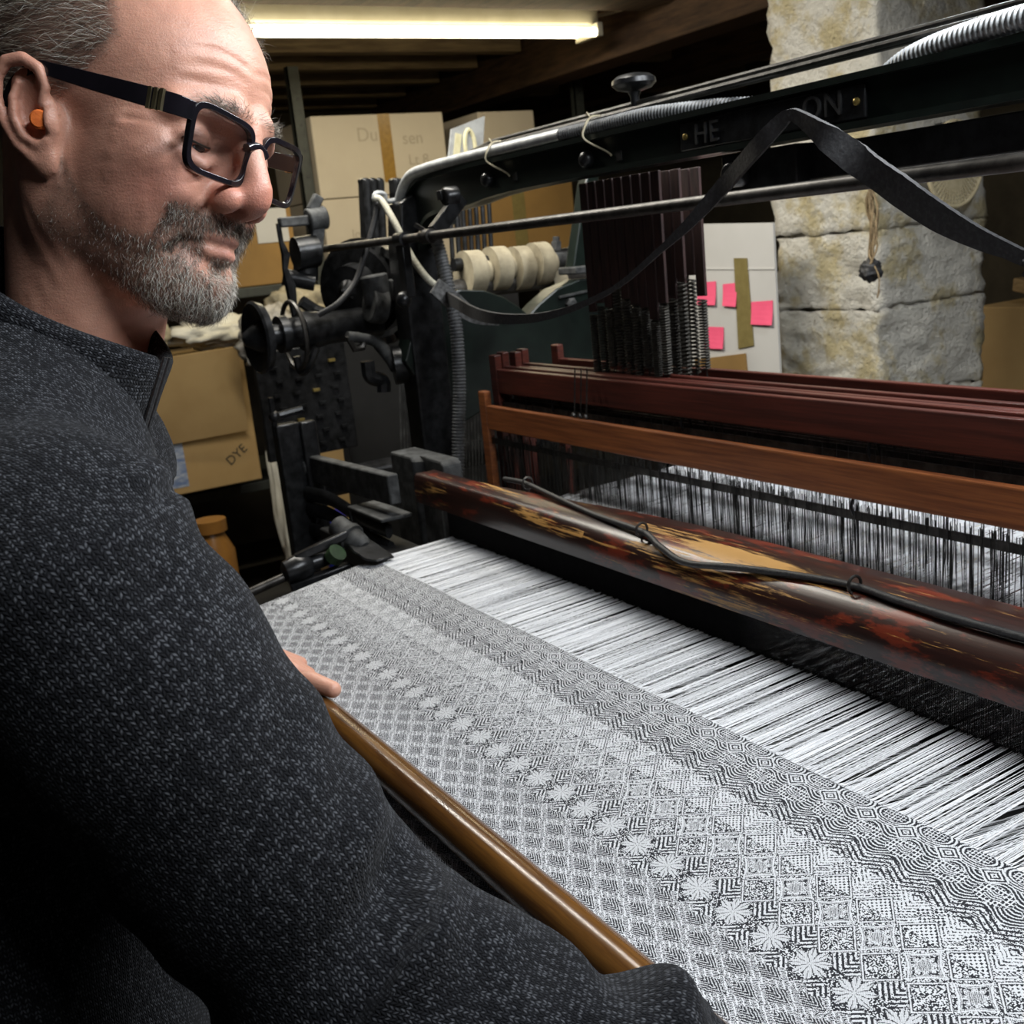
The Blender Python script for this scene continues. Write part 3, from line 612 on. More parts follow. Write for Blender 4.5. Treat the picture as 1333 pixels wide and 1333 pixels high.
I('upper_lever', MB().bar(mp(363, 290, -2.0), mp(410, 286, -2.0), 0.02, 0.018).cyl(mp(400, 287, -2.0), mp(424, 283, -2.0), 0.022, 14).bar(mp(414, 290, -2.0), mp(410, 335, -2.0), 0.02, 0.024, (0, 1, 0)).bar(mp(405, 275, -2.0), mp(415, 255, -2.0), 0.016, 0.02), 'iron_dusty', bevel=0.003)
I('lever_boss', MB().cyl(mp(384, 330, -2.0), mp(412, 326, -2.0), 0.03, 16).cyl(mp(398, 335, -2.02), mp(398, 365, -2.02), 0.024, 12), 'iron')
I('link_chain', MB().tube([mp(*q, -2.0) for q in ((362, 291), (366, 315), (372, 332), (371, 350), (378, 372), (382, 400), (386, 412))], [0.005, 0.005, 0.009, 0.006, 0.011, 0.008, 0.01], 8), 'iron')
I('toggle_arm', MB().cyl(mp(368, 360, -2.02), mp(410, 368, -2.0), 0.016, 12).tube([mp(392, 392, -1.98), mp(410, 404, -1.98), mp(430, 412, -1.95)], 0.012, 8), 'iron')
I('swing_arm', MB().tube(smoothpath([mp(452, 438, -1.9), mp(470, 440, -1.9), mp(490, 446, -1.9), mp(508, 466, -1.88), mp(516, 480, -1.88)], 6), [0.01] * 13 + [0.012] * 12, 10), 'iron_dusty')
I('ring_lever', MB().tube([mp(*q, -1.9) for q in ((453, 440), (462, 454), (472, 452), (474, 442), (466, 437))], 0.0075, 8, closed=True), 'steel_rod')
I('bracket_cylinder', MB().cyl(mp(512, 476, -1.88), mp(555, 470, -1.86), 0.036, 18), 'iron')
I('curl_arm', MB().tube(smoothpath([mp(478, 470, -1.9), mp(482, 490, -1.9), mp(498, 496, -1.9), mp(500, 510, -1.9)], 5), 0.014, 8), 'iron')
# row of thin cords and an added dark sheet inside the left of the loom
for k in range(26):
    a = onX(520 + k * 4.2, 478, -2.15); c = onX(524 + k * 4.2, 640, -2.15)
    I('dobby_cord', MB().cyl(a, c, 0.0022, 5), 'iron_dusty')
I('dark_backing_sheet', MB().box((-2.4, 0.92, 0.5), (-2.36, 1.42, 1.28)), 'black_board', smooth=False)  # added black sheet standing in for the darkness behind the mechanism
I('dobby_shaft', MB().cyl((-2.2, 0.75, 0.93), (-2.2, 1.5, 0.93), 0.03, 14), 'iron')
# slotted pattern plate with small light slots
I('pattern_plate', MB().box((-2.32, 0.71, 0.98), (-2.30, 0.92, 1.22)), 'iron', bevel=0.002)
for i in range(4):
    for j in range(7):
        I('pattern_peg', MB().box((-2.30, 0.74 + i * 0.045 + (j % 2) * 0.01, 1.0 + j * 0.03), (-2.292, 0.755 + i * 0.045 + (j % 2) * 0.01, 1.006 + j * 0.03)), 'brass' if (i * 3 + j * 2) % 7 == 0 else 'iron', smooth=False)
# lower left: shuttle box, picking parts
I('box_post', MB().bar((-1.9, 0.625, 0.3), (-1.9, 0.625, 1.12), 0.03, 0.045, (0, 1, 0)).bar((-1.885, 0.66, 0.86), (-1.885, 0.66, 1.12), 0.02, 0.03, (0, 1, 0)), 'iron', bevel=0.003)
I('post_knob', MB().cyl((-1.9, 0.605, 1.10), (-1.9, 0.605, 1.17), 0.005, 8).sphere((-1.9, 0.607, 1.135), 0.011).cyl((-1.9, 0.607, 1.135), (-1.9, 0.66, 1.14), 0.007, 8), 'iron')
I('picker_rail', MB().bar((-1.93, 0.66, 1.030), (-1.56, 0.675, 1.035), 0.02, 0.05).cyl((-1.895, 0.64, 1.035), (-1.895, 0.66, 1.035), 0.016, 14), 'iron_dusty', bevel=0.003)
for k, zz in enumerate((0.985, 0.955, 0.915, 0.88)):
    I('box_slat', MB().tube(smoothpath([(-1.93, 0.635, zz), (-1.80, 0.65, zz + 0.004), (-1.68, 0.655, zz - 0.01), (-1.58, 0.665, zz - 0.02)], 5), 0.014, 8, flat=(0.5, 1)), 'iron')
I('brass_bar', MB().bar((-1.88, 0.66, 0.962), (-1.74, 0.665, 0.955), 0.004, 0.004).bar((-1.88, 0.665, 0.952), (-1.75, 0.67, 0.945), 0.004, 0.003), 'brass')
I('shuttle_box', MB().box((-1.70, 0.645, 0.985), (-1.56, 0.70, 0.992)).box((-1.70, 0.645, 0.92), (-1.56, 0.652, 0.927)).box((-1.70, 0.645, 0.92), (-1.69, 0.70, 0.99)), 'iron_dusty', bevel=0.002)
I('sley_sword', MB().loft([[(-1.70, 0.735, z), (-1.61 + dx, 0.735, z), (-1.60 + dx, 0.75, z), (-1.53 + dx, 0.75, z), (-1.53 + dx, 0.785, z), (-1.70, 0.785, z)] for z, dx in ((0.80, 0), (1.02, 0), (1.062, 0.0), (1.070, -0.01))]), 'iron_dusty', smooth=False, bevel=0.004)
# temple holding the cloth edge
tp = thing('cloth_temple', 'black iron temple gripping the left cloth edge', 'loom temple', (-1.47, 0.53, 0.955))
MB().cyl((-1.50, 0.36, 0.937), (-1.49, 0.475, 0.962), 0.007, 12).build('temple_rod', 'steel_rod', tp)
MB().lathe((-1.49, 0.475, 0.966), (0.05, 1, 0.12), [(-0.022, 0.010), (-0.018, 0.017), (0, 0.021), (0.018, 0.018), (0.024, 0.012), (0.06, 0.010)], 16).build('temple_head', 'iron', tp)
MB().bar((-1.49, 0.475, 0.982), (-1.475, 0.555, 1.005), 0.014, 0.012).bar((-1.485, 0.46, 0.94), (-1.47, 0.55, 0.955), 0.02, 0.016).build('temple_arm', 'iron', tp, bevel=0.002)
MB().cyl((-1.47, 0.525, 0.975), (-1.46, 0.53, 0.985), 0.014, 14).build('adjuster', 'green_paint', tp)
MB().lathe((-1.515, 0.553, 1.012), (0.9, 0.25, -0.42), [(0, 0.008), (0.004, 0.017), (0.03, 0.018), (0.032, 0.021), (0.04, 0.021), (0.042, 0.017), (0.062, 0.015), (0.07, 0.009)], 18).build('ring_roller', 'iron_dusty', tp)
MB().loft([[(-1.47 + t * 0.075, 0.548 - w + t * 0.008, 0.992 - t * 0.014), (-1.47 + t * 0.075, 0.585 - w * -0.2 + t * 0.006, 0.992 - t * 0.014), (-1.47 + t * 0.075, 0.585 + t * 0.006, 0.986 - t * 0.012), (-1.47 + t * 0.075, 0.548 - w + t * 0.008, 0.986 - t * 0.012)] for t, w in ((0, 0), (0.4, 0.004), (0.8, 0.004), (1.0, -0.006))]).build('temple_cap', 'iron', tp, bevel=0.002)

# harness strips and springs hanging from the girder
har = bpy.data.objects.new('harness', None); COL.objects.link(har); har.location = (-1.33, 1.03, 1.2); attach(har, loom)
for r, yy in enumerate((1.0, 1.03, 1.06)):
    for k in range(9):
        xx = -1.436 + 0.0222 * k + r * 0.0075; zb = 1.30 + RNG.uniform(-0.035, 0.03)
        MB().box((xx - 0.0095, yy - 0.0025, zb), (xx + 0.0095, yy + 0.0025, 1.475)).build('harness_strip', 'harness_strip', har, False, bevel=0.001)
        MB().spring((xx, yy, zb - 0.005), (xx, yy, 1.185 + RNG.uniform(-0.008, 0.012)), 0.0066, 0.0016, 24, 4, 6).build('harness_spring', 'harness_spring', har)
        zz = 1.16 + RNG.uniform(-0.01, 0.01)
        MB().cyl((xx, yy, 1.195), (xx + 0.003, yy, zz), 0.0012, 5).build('harness_hook', 'steel_rod', har)
for xx in (-1.405, -1.388, -1.372):
    MB().cyl((xx, 0.935, 1.20), (xx + 0.004, 0.923, 1.12), 0.0012, 5).sphere((xx + 0.003, 0.923, 1.128), 0.004, 8).build('harness_hook', 'steel_rod', har)
# things tied to the loom ------------------------------------------------
def tube_thing(name, label, cat, pts, r, mat, n=10, sm=8, **k):
    o = MB().tube(smoothpath(pts, sm), r, n, **k).build(name, mat); tag(o, label, cat); return o
def corr(mb, pts, r, pitch):                                       # corrugated hose
    P = smoothpath(pts, 40); L = 0; rs = []
    out = []
    for i, p in enumerate(P):
        if i: L += (p - P[i - 1]).length
        rs.append(L)
    n = int(L / (pitch / 4)); q = []
    for i in range(n + 1):
        t = L * i / n; j = min(range(len(rs)), key=lambda a: abs(rs[a] - t)) if False else int(np.searchsorted(rs, t)); j = max(1, min(j, len(P) - 1))
        f = (t - rs[j - 1]) / max(rs[j] - rs[j - 1], 1e-9); q.append(P[j - 1].lerp(P[j], f))
    rad = [r * (1.0 if (i % 4) in (0, 1) else 0.84) for i in range(n + 1)]
    return mb.tube(q, rad, 12)
cz = 1.5365
cond = thing('grey_conduit', 'pale grey conduit clipped along the top of the loom girder', 'conduit', (-1.6, 0.89, cz))
MB().tube(smoothpath([(-1.875, 0.885, 1.37), (-1.872, 0.885, 1.44), (-1.855, 0.885, 1.49), (-1.81, 0.886, 1.525), (-1.75, 0.89, 1.534), (-1.60, 0.895, cz), (-1.335, 0.90, cz)], 8), 0.0095, 14).build('smooth_pipe', 'conduit', cond)
corr(MB(), [(-1.335, 0.90, cz), (-1.25, 0.905, cz), (-1.15, 0.91, cz), (-1.05, 0.93, cz - 0.006), (-0.98, 0.95, cz - 0.014)], 0.0102, 0.0052).build('corrugated_sleeve', 'conduit_dark', cond)
con2 = corr(MB(), [(-0.80, 0.925, 1.515), (-0.74, 0.905, 1.531), (-0.66, 0.897, 1.5385), (-0.55, 0.893, 1.540), (-0.3, 0.892, 1.54), (0.2, 0.892, 1.54)], 0.0112, 0.0056).build('corrugated_conduit', 'conduit'); tag(con2, 'bright corrugated metal conduit on the girder beside the threaded stud', 'conduit')
hose = corr(MB(), [tuple(mp(568, 312, -1.78)), tuple(mp(577, 345, -1.77)), tuple(mp(585, 380, -1.76)), tuple(mp(594, 430, -1.75)), tuple(mp(598, 500, -1.75)), tuple(mp(597, 560, -1.75)), tuple(mp(596, 640, -1.75))], 0.0125, 0.006).build('hanging_hose', 'conduit_dark'); tag(hose, 'grey corrugated hose hanging down left of the heddle frames', 'hose')
for i, xx in enumerate((-1.255, -1.52, -0.575)):
    y0 = 0.885
    pts = [(xx, 0.91, 1.551), (xx, 0.895, 1.5495), (xx, 0.884, 1.538), (xx + 0.0, 0.881, 1.522), (xx + 0.025, 0.897, 1.503), (xx + 0.035, 0.8985, 1.496)]
    o = MB().tube(smoothpath(pts, 5), 0.0013, 6).tube([(xx, 0.893, 1.550), (xx - 0.006, 0.893, 1.556), (xx - 0.011, 0.895, 1.553)], 0.0011, 5).build('tie_string', 'string'); tag(o, ('cream string tying the conduit beside the hand knob', 'cream string tying the smooth conduit left of the hand knob', 'cream string tying the corrugated conduit beside the threaded stud')[i], 'string')
# white cord from the hook and dark cords below it
tube_thing('woven_rope', 'white woven cord running from hook down to the grey strap', 'rope', [mp(488, 258, -1.85), mp(497, 262, -1.84), mp(515, 292, -1.81), mp(535, 333, -1.79), mp(556, 362, -1.77), mp(576, 378, -1.76)], 0.0062, 'string_white')
tube_thing('dark_lead', 'thin black lead hanging from the cord hook in front of the gears', 'cord', [mp(493, 262, -1.86), mp(487, 290, -1.86), mp(474, 335, -1.86), mp(462, 368, -1.86), mp(440, 395, -1.86), mp(415, 410, -1.88)], 0.0055, 'cord_black')
# leather strap: looped over the girder
def ribbon(name, pts, wids, th, mat, up, n=10):
    P = smoothpath(pts, n); W = np.interp(np.linspace(0, 1, len(P)), np.linspace(0, 1, len(wids)), wids); secs = []
    for i, p in enumerate(P):
        d = (P[min(i + 1, len(P) - 1)] - P[max(i - 1, 0)]).normalized(); u = Vector(up) if not callable(up) else Vector(up(i / (len(P) - 1)))
        x = (u - d * u.dot(d)).normalized() * W[i] / 2; y = d.cross(x).normalized() * th / 2
        j = 0.0006 * math.sin(i * 2.3)
        secs.append([p - x - y, p + x * (1 + j * 30) - y, p + x * (1 + j * 30) + y, p - x + y])
    return MB().loft(secs).build(name, mat, None, angle=35)
SY = 0.775
SP = [((625, 410), 0.018), ((680, 415), 0.013), ((735, 405), 0.009), ((800, 375), 0.006), ((860, 325), 0.007), ((900, 288), 0.012), ((945, 238), 0.017), ((985, 192), 0.017), ((1015, 160), 0.014), ((1028, 150), 0.010), ((1042, 154), 0.013), ((1075, 178), 0.022), ((1120, 211), 0.027), ((1170, 247), 0.028), ((1220, 281), 0.025), ((1270, 308), 0.018), ((1310, 325), 0.013), ((1345, 339), 0.012), ((1450, 365), 0.02)]
st = ribbon('leather_strap', [mp(583, 388, -1.755)] + [Vector(onY(p[0], p[1], SY + (0.01 if k == 0 else 0) - (0.022 if 6 < k < 12 else 0.0))) for k, (p, w) in enumerate(SP)] + [Vector((0.1, 0.80, 1.28)), Vector((0.5, 0.88, 1.40))], [0.024] + [w for p, w in SP] + [0.02, 0.02], 0.004, 'leather_black', lambda t: (0.25 + 0.2 * math.sin(t * 9), -0.15, 1.0))
tag(st, 'worn black leather strap draped over the girder and hanging in loops', 'strap')
ge = ribbon('frayed_strap_end', [mp(566, 372, -1.752), mp(590, 392, -1.752), mp(618, 412, -1.745), mp(650, 419, -1.72)], [0.03, 0.034, 0.024, 0.012], 0.006, 'leather_grey', (0, -0.2, 1)); tag(ge, 'frayed grey end of strap knotted to the white cord', 'strap')
# ------------------------------------------------------------------ fluorescent lamp and background things
lx = -3.3
lamp = thing('fluorescent_lamp', 'long warm fluorescent ceiling lamp glowing behind the man', 'lamp', (lx, 1.7, 2.14))
MB().box((lx - 0.045, 0.86, 2.085), (lx + 0.045, 2.385, 2.145)).build('housing', 'lamp_white', lamp, False, bevel=0.006)
for dx, zz, rr_ in ((0.062, 2.060, 0.014), (-0.045, 2.070, 0.009)): MB().cyl((lx + dx, 0.90, zz), (lx + dx, 2.36, zz), rr_, 16).build('tube', 'tube_glow', lamp)
for y in (0.885, 2.365): MB().box((lx - 0.06, y - 0.012, 2.045), (lx + 0.078, y + 0.012, 2.09)).build('tube_holder', 'lamp_white', lamp, False, bevel=0.004)
for y in (1.2, 2.1): MB().cyl((lx, y, 2.143), (lx, y, 2.32), 0.005, 8).build('hanger_rod', 'iron', lamp)
MB().tube(smoothpath([(lx, 2.39, 2.12), (lx + 0.1, 2.5, 2.14), (lx + 0.4, 2.49, 2.16), (lx + 0.9, 2.49, 2.2)], 6), 0.006, 8).build('supply_cable', 'string', lamp)
LP = bpy.data.lights.new('lamp_light', 'AREA'); LP.shape = 'RECTANGLE'; LP.size = 1.4; LP.size_y = 0.04; LP.energy = 7.5; LP.color = (1.0, 0.88, 0.62)
lo = bpy.data.objects.new('lamp_light', LP); COL.objects.link(lo); lo.location = (lx + 0.012, 1.63, 2.03); lo.rotation_euler = (0, 0, math.pi / 2)
# rack
rack = thing('storage_rack', 'dark green metal storage rack by the far wall', 'rack', (-3.95, 1.5, 0))
for y in (0.35, 1.515, 2.75):
    p = MB().box((-3.935, y - 0.022, 0), (-3.93, y + 0.022, 2.08)).box((-3.96, y - 0.022, 0), (-3.93, y - 0.017, 2.08)).build('post', 'shelf_green', rack, False)
    for k in range(9): MB().cyl((-3.931, y + 0.004, 1.25 + 0.09 * k), (-3.928, y + 0.004, 1.25 + 0.09 * k), 0.006, 8).build('bolt_hole', 'rubber_black', p)
for z in (0.62, 1.33): MB().box((-4.5, 0.35, z - 0.035), (-3.935, 2.75, z)).build('shelf', 'shelf_green', rack, False, bevel=0.003)
def cbox(name, label, lo, hi, mat, tape=None, flaps=False, rot=0.0, group=None):
    lo = Vector(lo); hi = Vector(hi); t = thing(name, label, 'box', ((lo.x + hi.x) / 2, (lo.y + hi.y) / 2, lo.z), group)
    b = MB().box(lo, hi).build('box_body', mat, t, False, bevel=0.004)
    if tape: 
        y0, y1, z0, z1, tm = tape; MB().box((hi.x, y0, z0), (hi.x + 0.0012, y1, z1)).build('tape', tm, t, False)
    if rot: t.rotation_euler.z = rot
    return t
def ontext(txt, x, px, py, size, parent, rot=0.0, mat='pencil'):
    p = onX(px, py, x); return letters(txt, (p[0] + 0.0015, p[1], p[2]), size, mat, parent, rot=(math.pi / 2 + 0.0, rot, math.pi / 2), extrude=0.0003, name='handwriting')
a = onX(410, 150, -3.9); c = onX(582, 265, -3.9)
t0 = onX(497, 150, -3.9); 
bA = cbox('cardboard_box', 'large beige cardboard box with brown tape on the rack', (-4.35, 1.545, 1.615), (-3.9, 2.085, 1.905), 'card_beige', (t0[1] - 0.02, t0[1] + 0.03, 1.66, 1.905, 'tape_brown'))
ontext('Du', -3.9, 478, 176, 0.07, bA); ontext('sen', -3.9, 537, 180, 0.065, bA); ontext('Lt 8', -3.9, 545, 208, 0.055, bA)
bB = cbox('cardboard_box', 'lower beige cardboard box beneath the taped one', (-4.35, 1.545, 1.332), (-3.9, 2.085, 1.612), 'card_beige')
ontext('lot', -3.9, 467, 305, 0.05, bB)
cbox('cardboard_box', 'orange brown cardboard box on the rack beside the dark green post', (-4.4, 0.98, 1.332), (-3.95, 1.44, 1.60), 'card_orange')
o = MB().box((-3.949, 1.30, 1.48), (-3.946, 1.42, 1.60)).build('paper_sheet', 'card_white'); tag(o, 'white paper sheet on the front of the orange brown box', 'paper')
cbox('cardboard_box', 'wide orange cardboard box behind the cross rod and cams', (-4.3, 2.20, 1.332), (-3.9, 2.66, 1.72), 'card_orange', (2.36, 2.42, 1.35, 1.72, 'tape_olive'))
cbox('cardboard_box', 'small beige box behind the grey number sign', (-4.3, 2.24, 1.724), (-3.9, 2.5, 1.90), 'card_beige')
def onto(px, py): return onX(px, py, -3.72)
# lower boxes
q0 = onX(205, 455, -3.7); q1 = onX(330, 620, -3.7)
bC = cbox('cardboard_box', 'brown cardboard box with marker writing under the rack', (-4.2, 0.62, 0.675), (-3.7, 1.105, 1.13), 'card_brown', (0.76, 0.85, 0.70, 0.96, 'tape_pale'))
ontext('DYE', -3.7, 308, 592, 0.045, bC, -0.6, 'ink'); ontext('THIN', -3.7, 283, 556, 0.04, bC, 0.1, 'ink')
o = MB().bar((-3.69, 0.60, 0.965), (-3.66, 1.045, 0.975), 0.006, 0.30, (0.25, 0, 1)).build('loose_cardboard', 'card_brown'); o.location.z += 0.03; o.location.y += 0.02; o.location.x += 0.03; tag(o, 'loose flap of pale brown cardboard leaning on the marked box', 'cardboard')
lt = letters('cor', (-3.640, 0.80, 1.065), 0.05, 'ink', o, rot=(math.pi / 2, 0, math.pi / 2), extrude=0.0003, name='handwriting')
cbox('cardboard_box', 'brown cardboard box behind the slotted pattern plate', (-3.9, 1.25, 0.0), (-3.5, 1.60, 1.03), 'card_brown')
def crumple(name, label, c, r, mat, seed, sc=(1, 1, 1), amp=0.35, cat='bag'):
    from mathutils import noise as mn
    bm = bmesh.new(); bmesh.ops.create_icosphere(bm, subdivisions=4, radius=1.0)
    for v in bm.verts:
        n_ = v.co.normalized(); d = mn.fractal(n_ * 2.2 + Vector((seed, 0, 0)), 0.7, 2.1, 5) * amp; v.co = Vector(c) + Vector((n_.x * r * sc[0], n_.y * r * sc[1], n_.z * r * sc[2])) * (1 + d)
    me = bpy.data.meshes.new(name); bm.to_mesh(me); bm.free(); o = mesh_obj(name, me, mat, None, 'all'); return tag(o, label, cat)
crumple('plastic_bag', 'crumpled clear plastic bag beside the iron hand wheel', onX(357, 445, -3.42), 0.11, 'plastic_bag', 3, (0.7, 1, 0.9), 0.5)
crumple('white_bag', 'off white sack lying on top of the brown boxes', onX(285, 432, -3.75), 0.12, 'plaster_white', 8, (0.9, 1.4, 0.45))
crumple('white_bag', 'pale cloth bundle above the plastic bag', onX(388, 398, -3.68), 0.085, 'cam_cream', 12, (0.8, 1.3, 0.8), cat='bundle')
crumple('cream_roll', 'cream paper bundle under the man\'s chin', onX(186, 440, -3.7), 0.07, 'cam_cream', 17, (1, 1.2, 0.9), 0.2, 'bundle')
crumple('white_bag', 'narrow pale sack standing behind the box post', (-3.12, 1.0, 0.70), 0.10, 'plaster_white', 21, (0.5, 0.45, 2.7), 0.25)
cbox('cardboard_box', 'grey beige box under the plastic bag', (-3.85, 1.26, 1.033), (-3.55, 1.52, 1.13), 'card_white')
# orange jar, blue tub far down left
o = MB().lathe((-3.1, 0.75, 0.42), (0, 0, 1), [(0, 0.055), (0.03, 0.06), (0.19, 0.06), (0.235, 0.04), (0.25, 0.036), (0.25, 0.048), (0.285, 0.048), (0.287, 0.0)], 22).build('plastic_jar', 'orange_plastic'); tag(o, 'orange plastic jar on a crate behind the black box post', 'jar')
o = MB().box((-3.3, 0.7, 0), (-2.9, 1.4, 0.418)).build('floor_crate', 'black_board', None, False, bevel=0.01); tag(o, 'dark wooden crate standing low behind the loom side', 'crate')
for i, (y, z) in enumerate(((1.13, 0.42), (1.3, 0.42))):
    o = MB().lathe((-3.05, y, z), (0, 0, 1), [(0, 0.05), (0.2, 0.065), (0.21, 0.07), (0.23, 0.07), (0.231, 0.0)], 20).build('blue_tub', 'blue_plastic'); tag(o, ('blue plastic tub nearer the orange jar', 'blue plastic tub farther from the orange jar')[i], 'tub', 'blue tubs on the crate')
# number sign: grey board painted 10
sg = thing('number_sign', 'grey board painted with a cream number ten', 'sign', onX(600, 215, -2.3))
c4 = [onX(*q, -2.3) for q in ((582, 225), (588, 168), (631, 151), (628, 205))]
MB().prism([(q[1], q[2]) for q in c4], lambda u, v, t: (t, u, v), -2.306, -2.300).build('board', 'grey_sign', sg, False)
p1 = [onX(*q, -2.298) for q in ((594, 206), (597, 174))]; MB().bar(p1[0], p1[1], 0.016, 0.002, (1, 0, 0)).build('digit_one', 'sign_cream', sg, False)
ringp = [onX(612 + 6.5 * math.cos(a) + 2.0 * math.sin(-a), 190 - 21 * math.sin(a), -2.298) for a in np.linspace(0, 2 * math.pi, 25)[:-1]]; MB().tube(ringp, 0.0052, 6, closed=True, flat=(1, 1)).build('digit_zero', 'sign_cream', sg)
MB().cyl(Vector(onX(604, 222, -2.303)), Vector(onX(600, 300, -2.303)), 0.006, 8).build('sign_stick', 'iron', sg)
# white cardboard with pink notes
WY = 1.78
wb = thing('white_cardboard', 'white cardboard sheet with pink notes leaning behind the loom', 'cardboard', onY(960, 485, WY))
c4 = [onY(*q, WY) for q in ((896, 520), (894, 292), (1006, 290), (1022, 520))]; c4[0] = (c4[0][0], WY, 0.0); c4[3] = (c4[3][0], WY, 0.0)
MB().prism([(q[0], q[2]) for q in c4], lambda u, v, t: (u, t, v), WY, WY + 0.006).build('sheet', 'card_white', wb, False)
f0 = [onY(*q, WY - 0.001) for q in ((897, 350), (1008, 350))]; MB().bar(f0[0], f0[1], 0.002, 0.003).build('crease', 'card_white', wb, False)
c4 = [onY(*q, WY - 0.003) for q in ((955, 336), (972, 336), (981, 450), (961, 454))]; MB().prism([(q[0], q[2]) for q in c4], lambda u, v, t: (u, t, v), WY - 0.003, WY - 0.001).build('tape_strip', 'tape_olive', wb, False)
c4 = [onY(*q, WY - 0.004) for q in ((906, 500), (906, 468), (970, 460), (974, 500))]; o = MB().prism([(q[0], q[2]) for q in c4], lambda u, v, t: (u, t, v), WY - 0.008, WY - 0.001).build('cardboard_scrap', 'card_orange', wb, False, label='brown cardboard scrap below the pink notes')
for i, ((x0, y0, x1, y1), lb) in enumerate((((908, 367, 932, 397), 'upper left pink sticky note on the white cardboard'), ((941, 369, 959, 399), 'pink sticky note partly under the olive tape strip'), ((978, 392, 1006, 423), 'pink sticky note to the right of the olive tape strip'), ((918, 424, 942, 454), 'lowest pink sticky note on the white cardboard'))):
    A = [np.array(onY(*q, WY - 0.0015)) for q in ((x0, y0 + 1), (x1, y0 - 1 if i != 3 else y0 + 2), (x1 + 1, y1), (x0 + 1, y1 - 1))]
    secs = [[A[0] * (1 - t) + A[3] * t + np.array([0, -0.004 * t * t - k, 0]) for k in (0, 0.0006)] + [A[1] * (1 - t) + A[2] * t + np.array([0, -0.006 * t * t - k, 0]) for k in (0.0006, 0)] for t in np.linspace(0, 1, 6)]
    o = MB().loft(secs).build('sticky_note', 'note_pink', None, False); tag(o, lb, 'sticky note', 'pink sticky notes')
# twine bundle with dark ball hanging on the pillar
tb = thing('twine_bundle', 'hank of brown twine with a dark wool ball hanging by the pillar', 'twine', onY(1135, 365, 1.80))
rr = np.random.default_rng(4)
for k in range(11):
    pts = []
    for i, (px, py) in enumerate(((1133, 244), (1134, 270), (1137, 300), (1136, 325), (1134, 342))):
        pts.append(Vector(onY(px + rr.normal(0, 4.0 if 0 < i < 4 else 1.5), py + rr.normal(0, 3), 1.80 + rr.normal(0, 0.006))))
    MB().tube(smoothpath(pts, 5), 0.0022, 5).build('twine_strand', 'twine', tb)
MB().tube(smoothpath([onY(1138, 345, 1.79), onY(1144, 360, 1.79), onY(1144, 376, 1.79), onY(1142, 388, 1.79), onY(1145, 378, 1.79)], 5), 0.0016, 5).build('twine_strand', 'twine', tb)
crumple('ball', 'x', onY(1133, 352, 1.80), 0.021, 'cord_black', 5, (1.1, 1, 1.1), 0.25); bo = bpy.data.objects['ball']; del bo['category']; bo['label'] = 'dark wool ball'; bo.name = 'wool_ball'; attach(bo, tb)
MB().cyl(onY(1133, 240, 1.795), onY(1133, 240, 1.93), 0.003, 6).build('nail', 'iron', tb)
# perforated cane disc hung on the pillar
cd = thing('perforated_disc', 'round cream perforated cane disc hung on the pillar', 'disc', onX(1248, 225, -1.60))
dc = Vector(onX(1243, 214, -1.60)); NA = 40; dm = MB()
R0 = 0.088
for ring_i in range(10):
    r_ = 0.010 + 0.0078 * ring_i; dm.tube([dc + Vector((0, math.cos(a) * r_, math.sin(a) * r_)) for a in np.linspace(0, 2 * math.pi, NA + 1)[:-1]], 0.0021, 4, closed=True)
dm.build('hoop_rings', 'cane', cd, kind='stuff'); sm_ = MB()
for k in range(48):
    a = 2 * math.pi * k / 48; sm_.bar(dc + Vector((0.001, math.cos(a) * 0.02, math.sin(a) * 0.02)), dc + Vector((0.001, math.cos(a) * R0, math.sin(a) * R0)), 0.004, 0.0025, (1, 0, 0))
sm_.build('cane_spokes', 'cane', cd, kind='stuff')
MB().tube([dc + Vector((0, math.cos(a) * R0, math.sin(a) * R0)) for a in np.linspace(0, 2 * math.pi, 49)[:-1]], 0.005, 8, closed=True).build('rim', 'cane', cd)
MB().cyl(dc + Vector((-0.05, 0, R0)), dc + Vector((0.006, 0, R0)), 0.002, 6).build('nail', 'iron', cd)
# box and plank at the right edge
cbox('cardboard_box', 'brown cardboard box right of the stone pillar', (-1.95, 2.62, 0.70), (-1.45, 3.2, 1.10), 'card_brown')
o = MB().box((-2.1, 2.45, 0), (-1.3, 3.3, 0.698)).build('low_bench', 'wood_red', None, False, bevel=0.01); tag(o, 'dark wooden bench holding the box behind the pillar', 'bench')
o = MB().bar((-1.62, 2.62, 1.12), (-1.85, 2.68, 1.155), 0.05, 0.035).build('timber_offcut', 'wood_pale', None, False, bevel=0.003); tag(o, 'pale timber offcut lying on the box by the pillar', 'timber')
o = MB().bar((-1.5, 2.75, 1.50), (-0.8, 2.9, 1.44), 0.03, 0.03).build('wooden_batten_strip', 'wood_pale', None, False); tag(o, 'pale wooden strip beside the perforated disc', 'timber')
o.location.y += 0.1
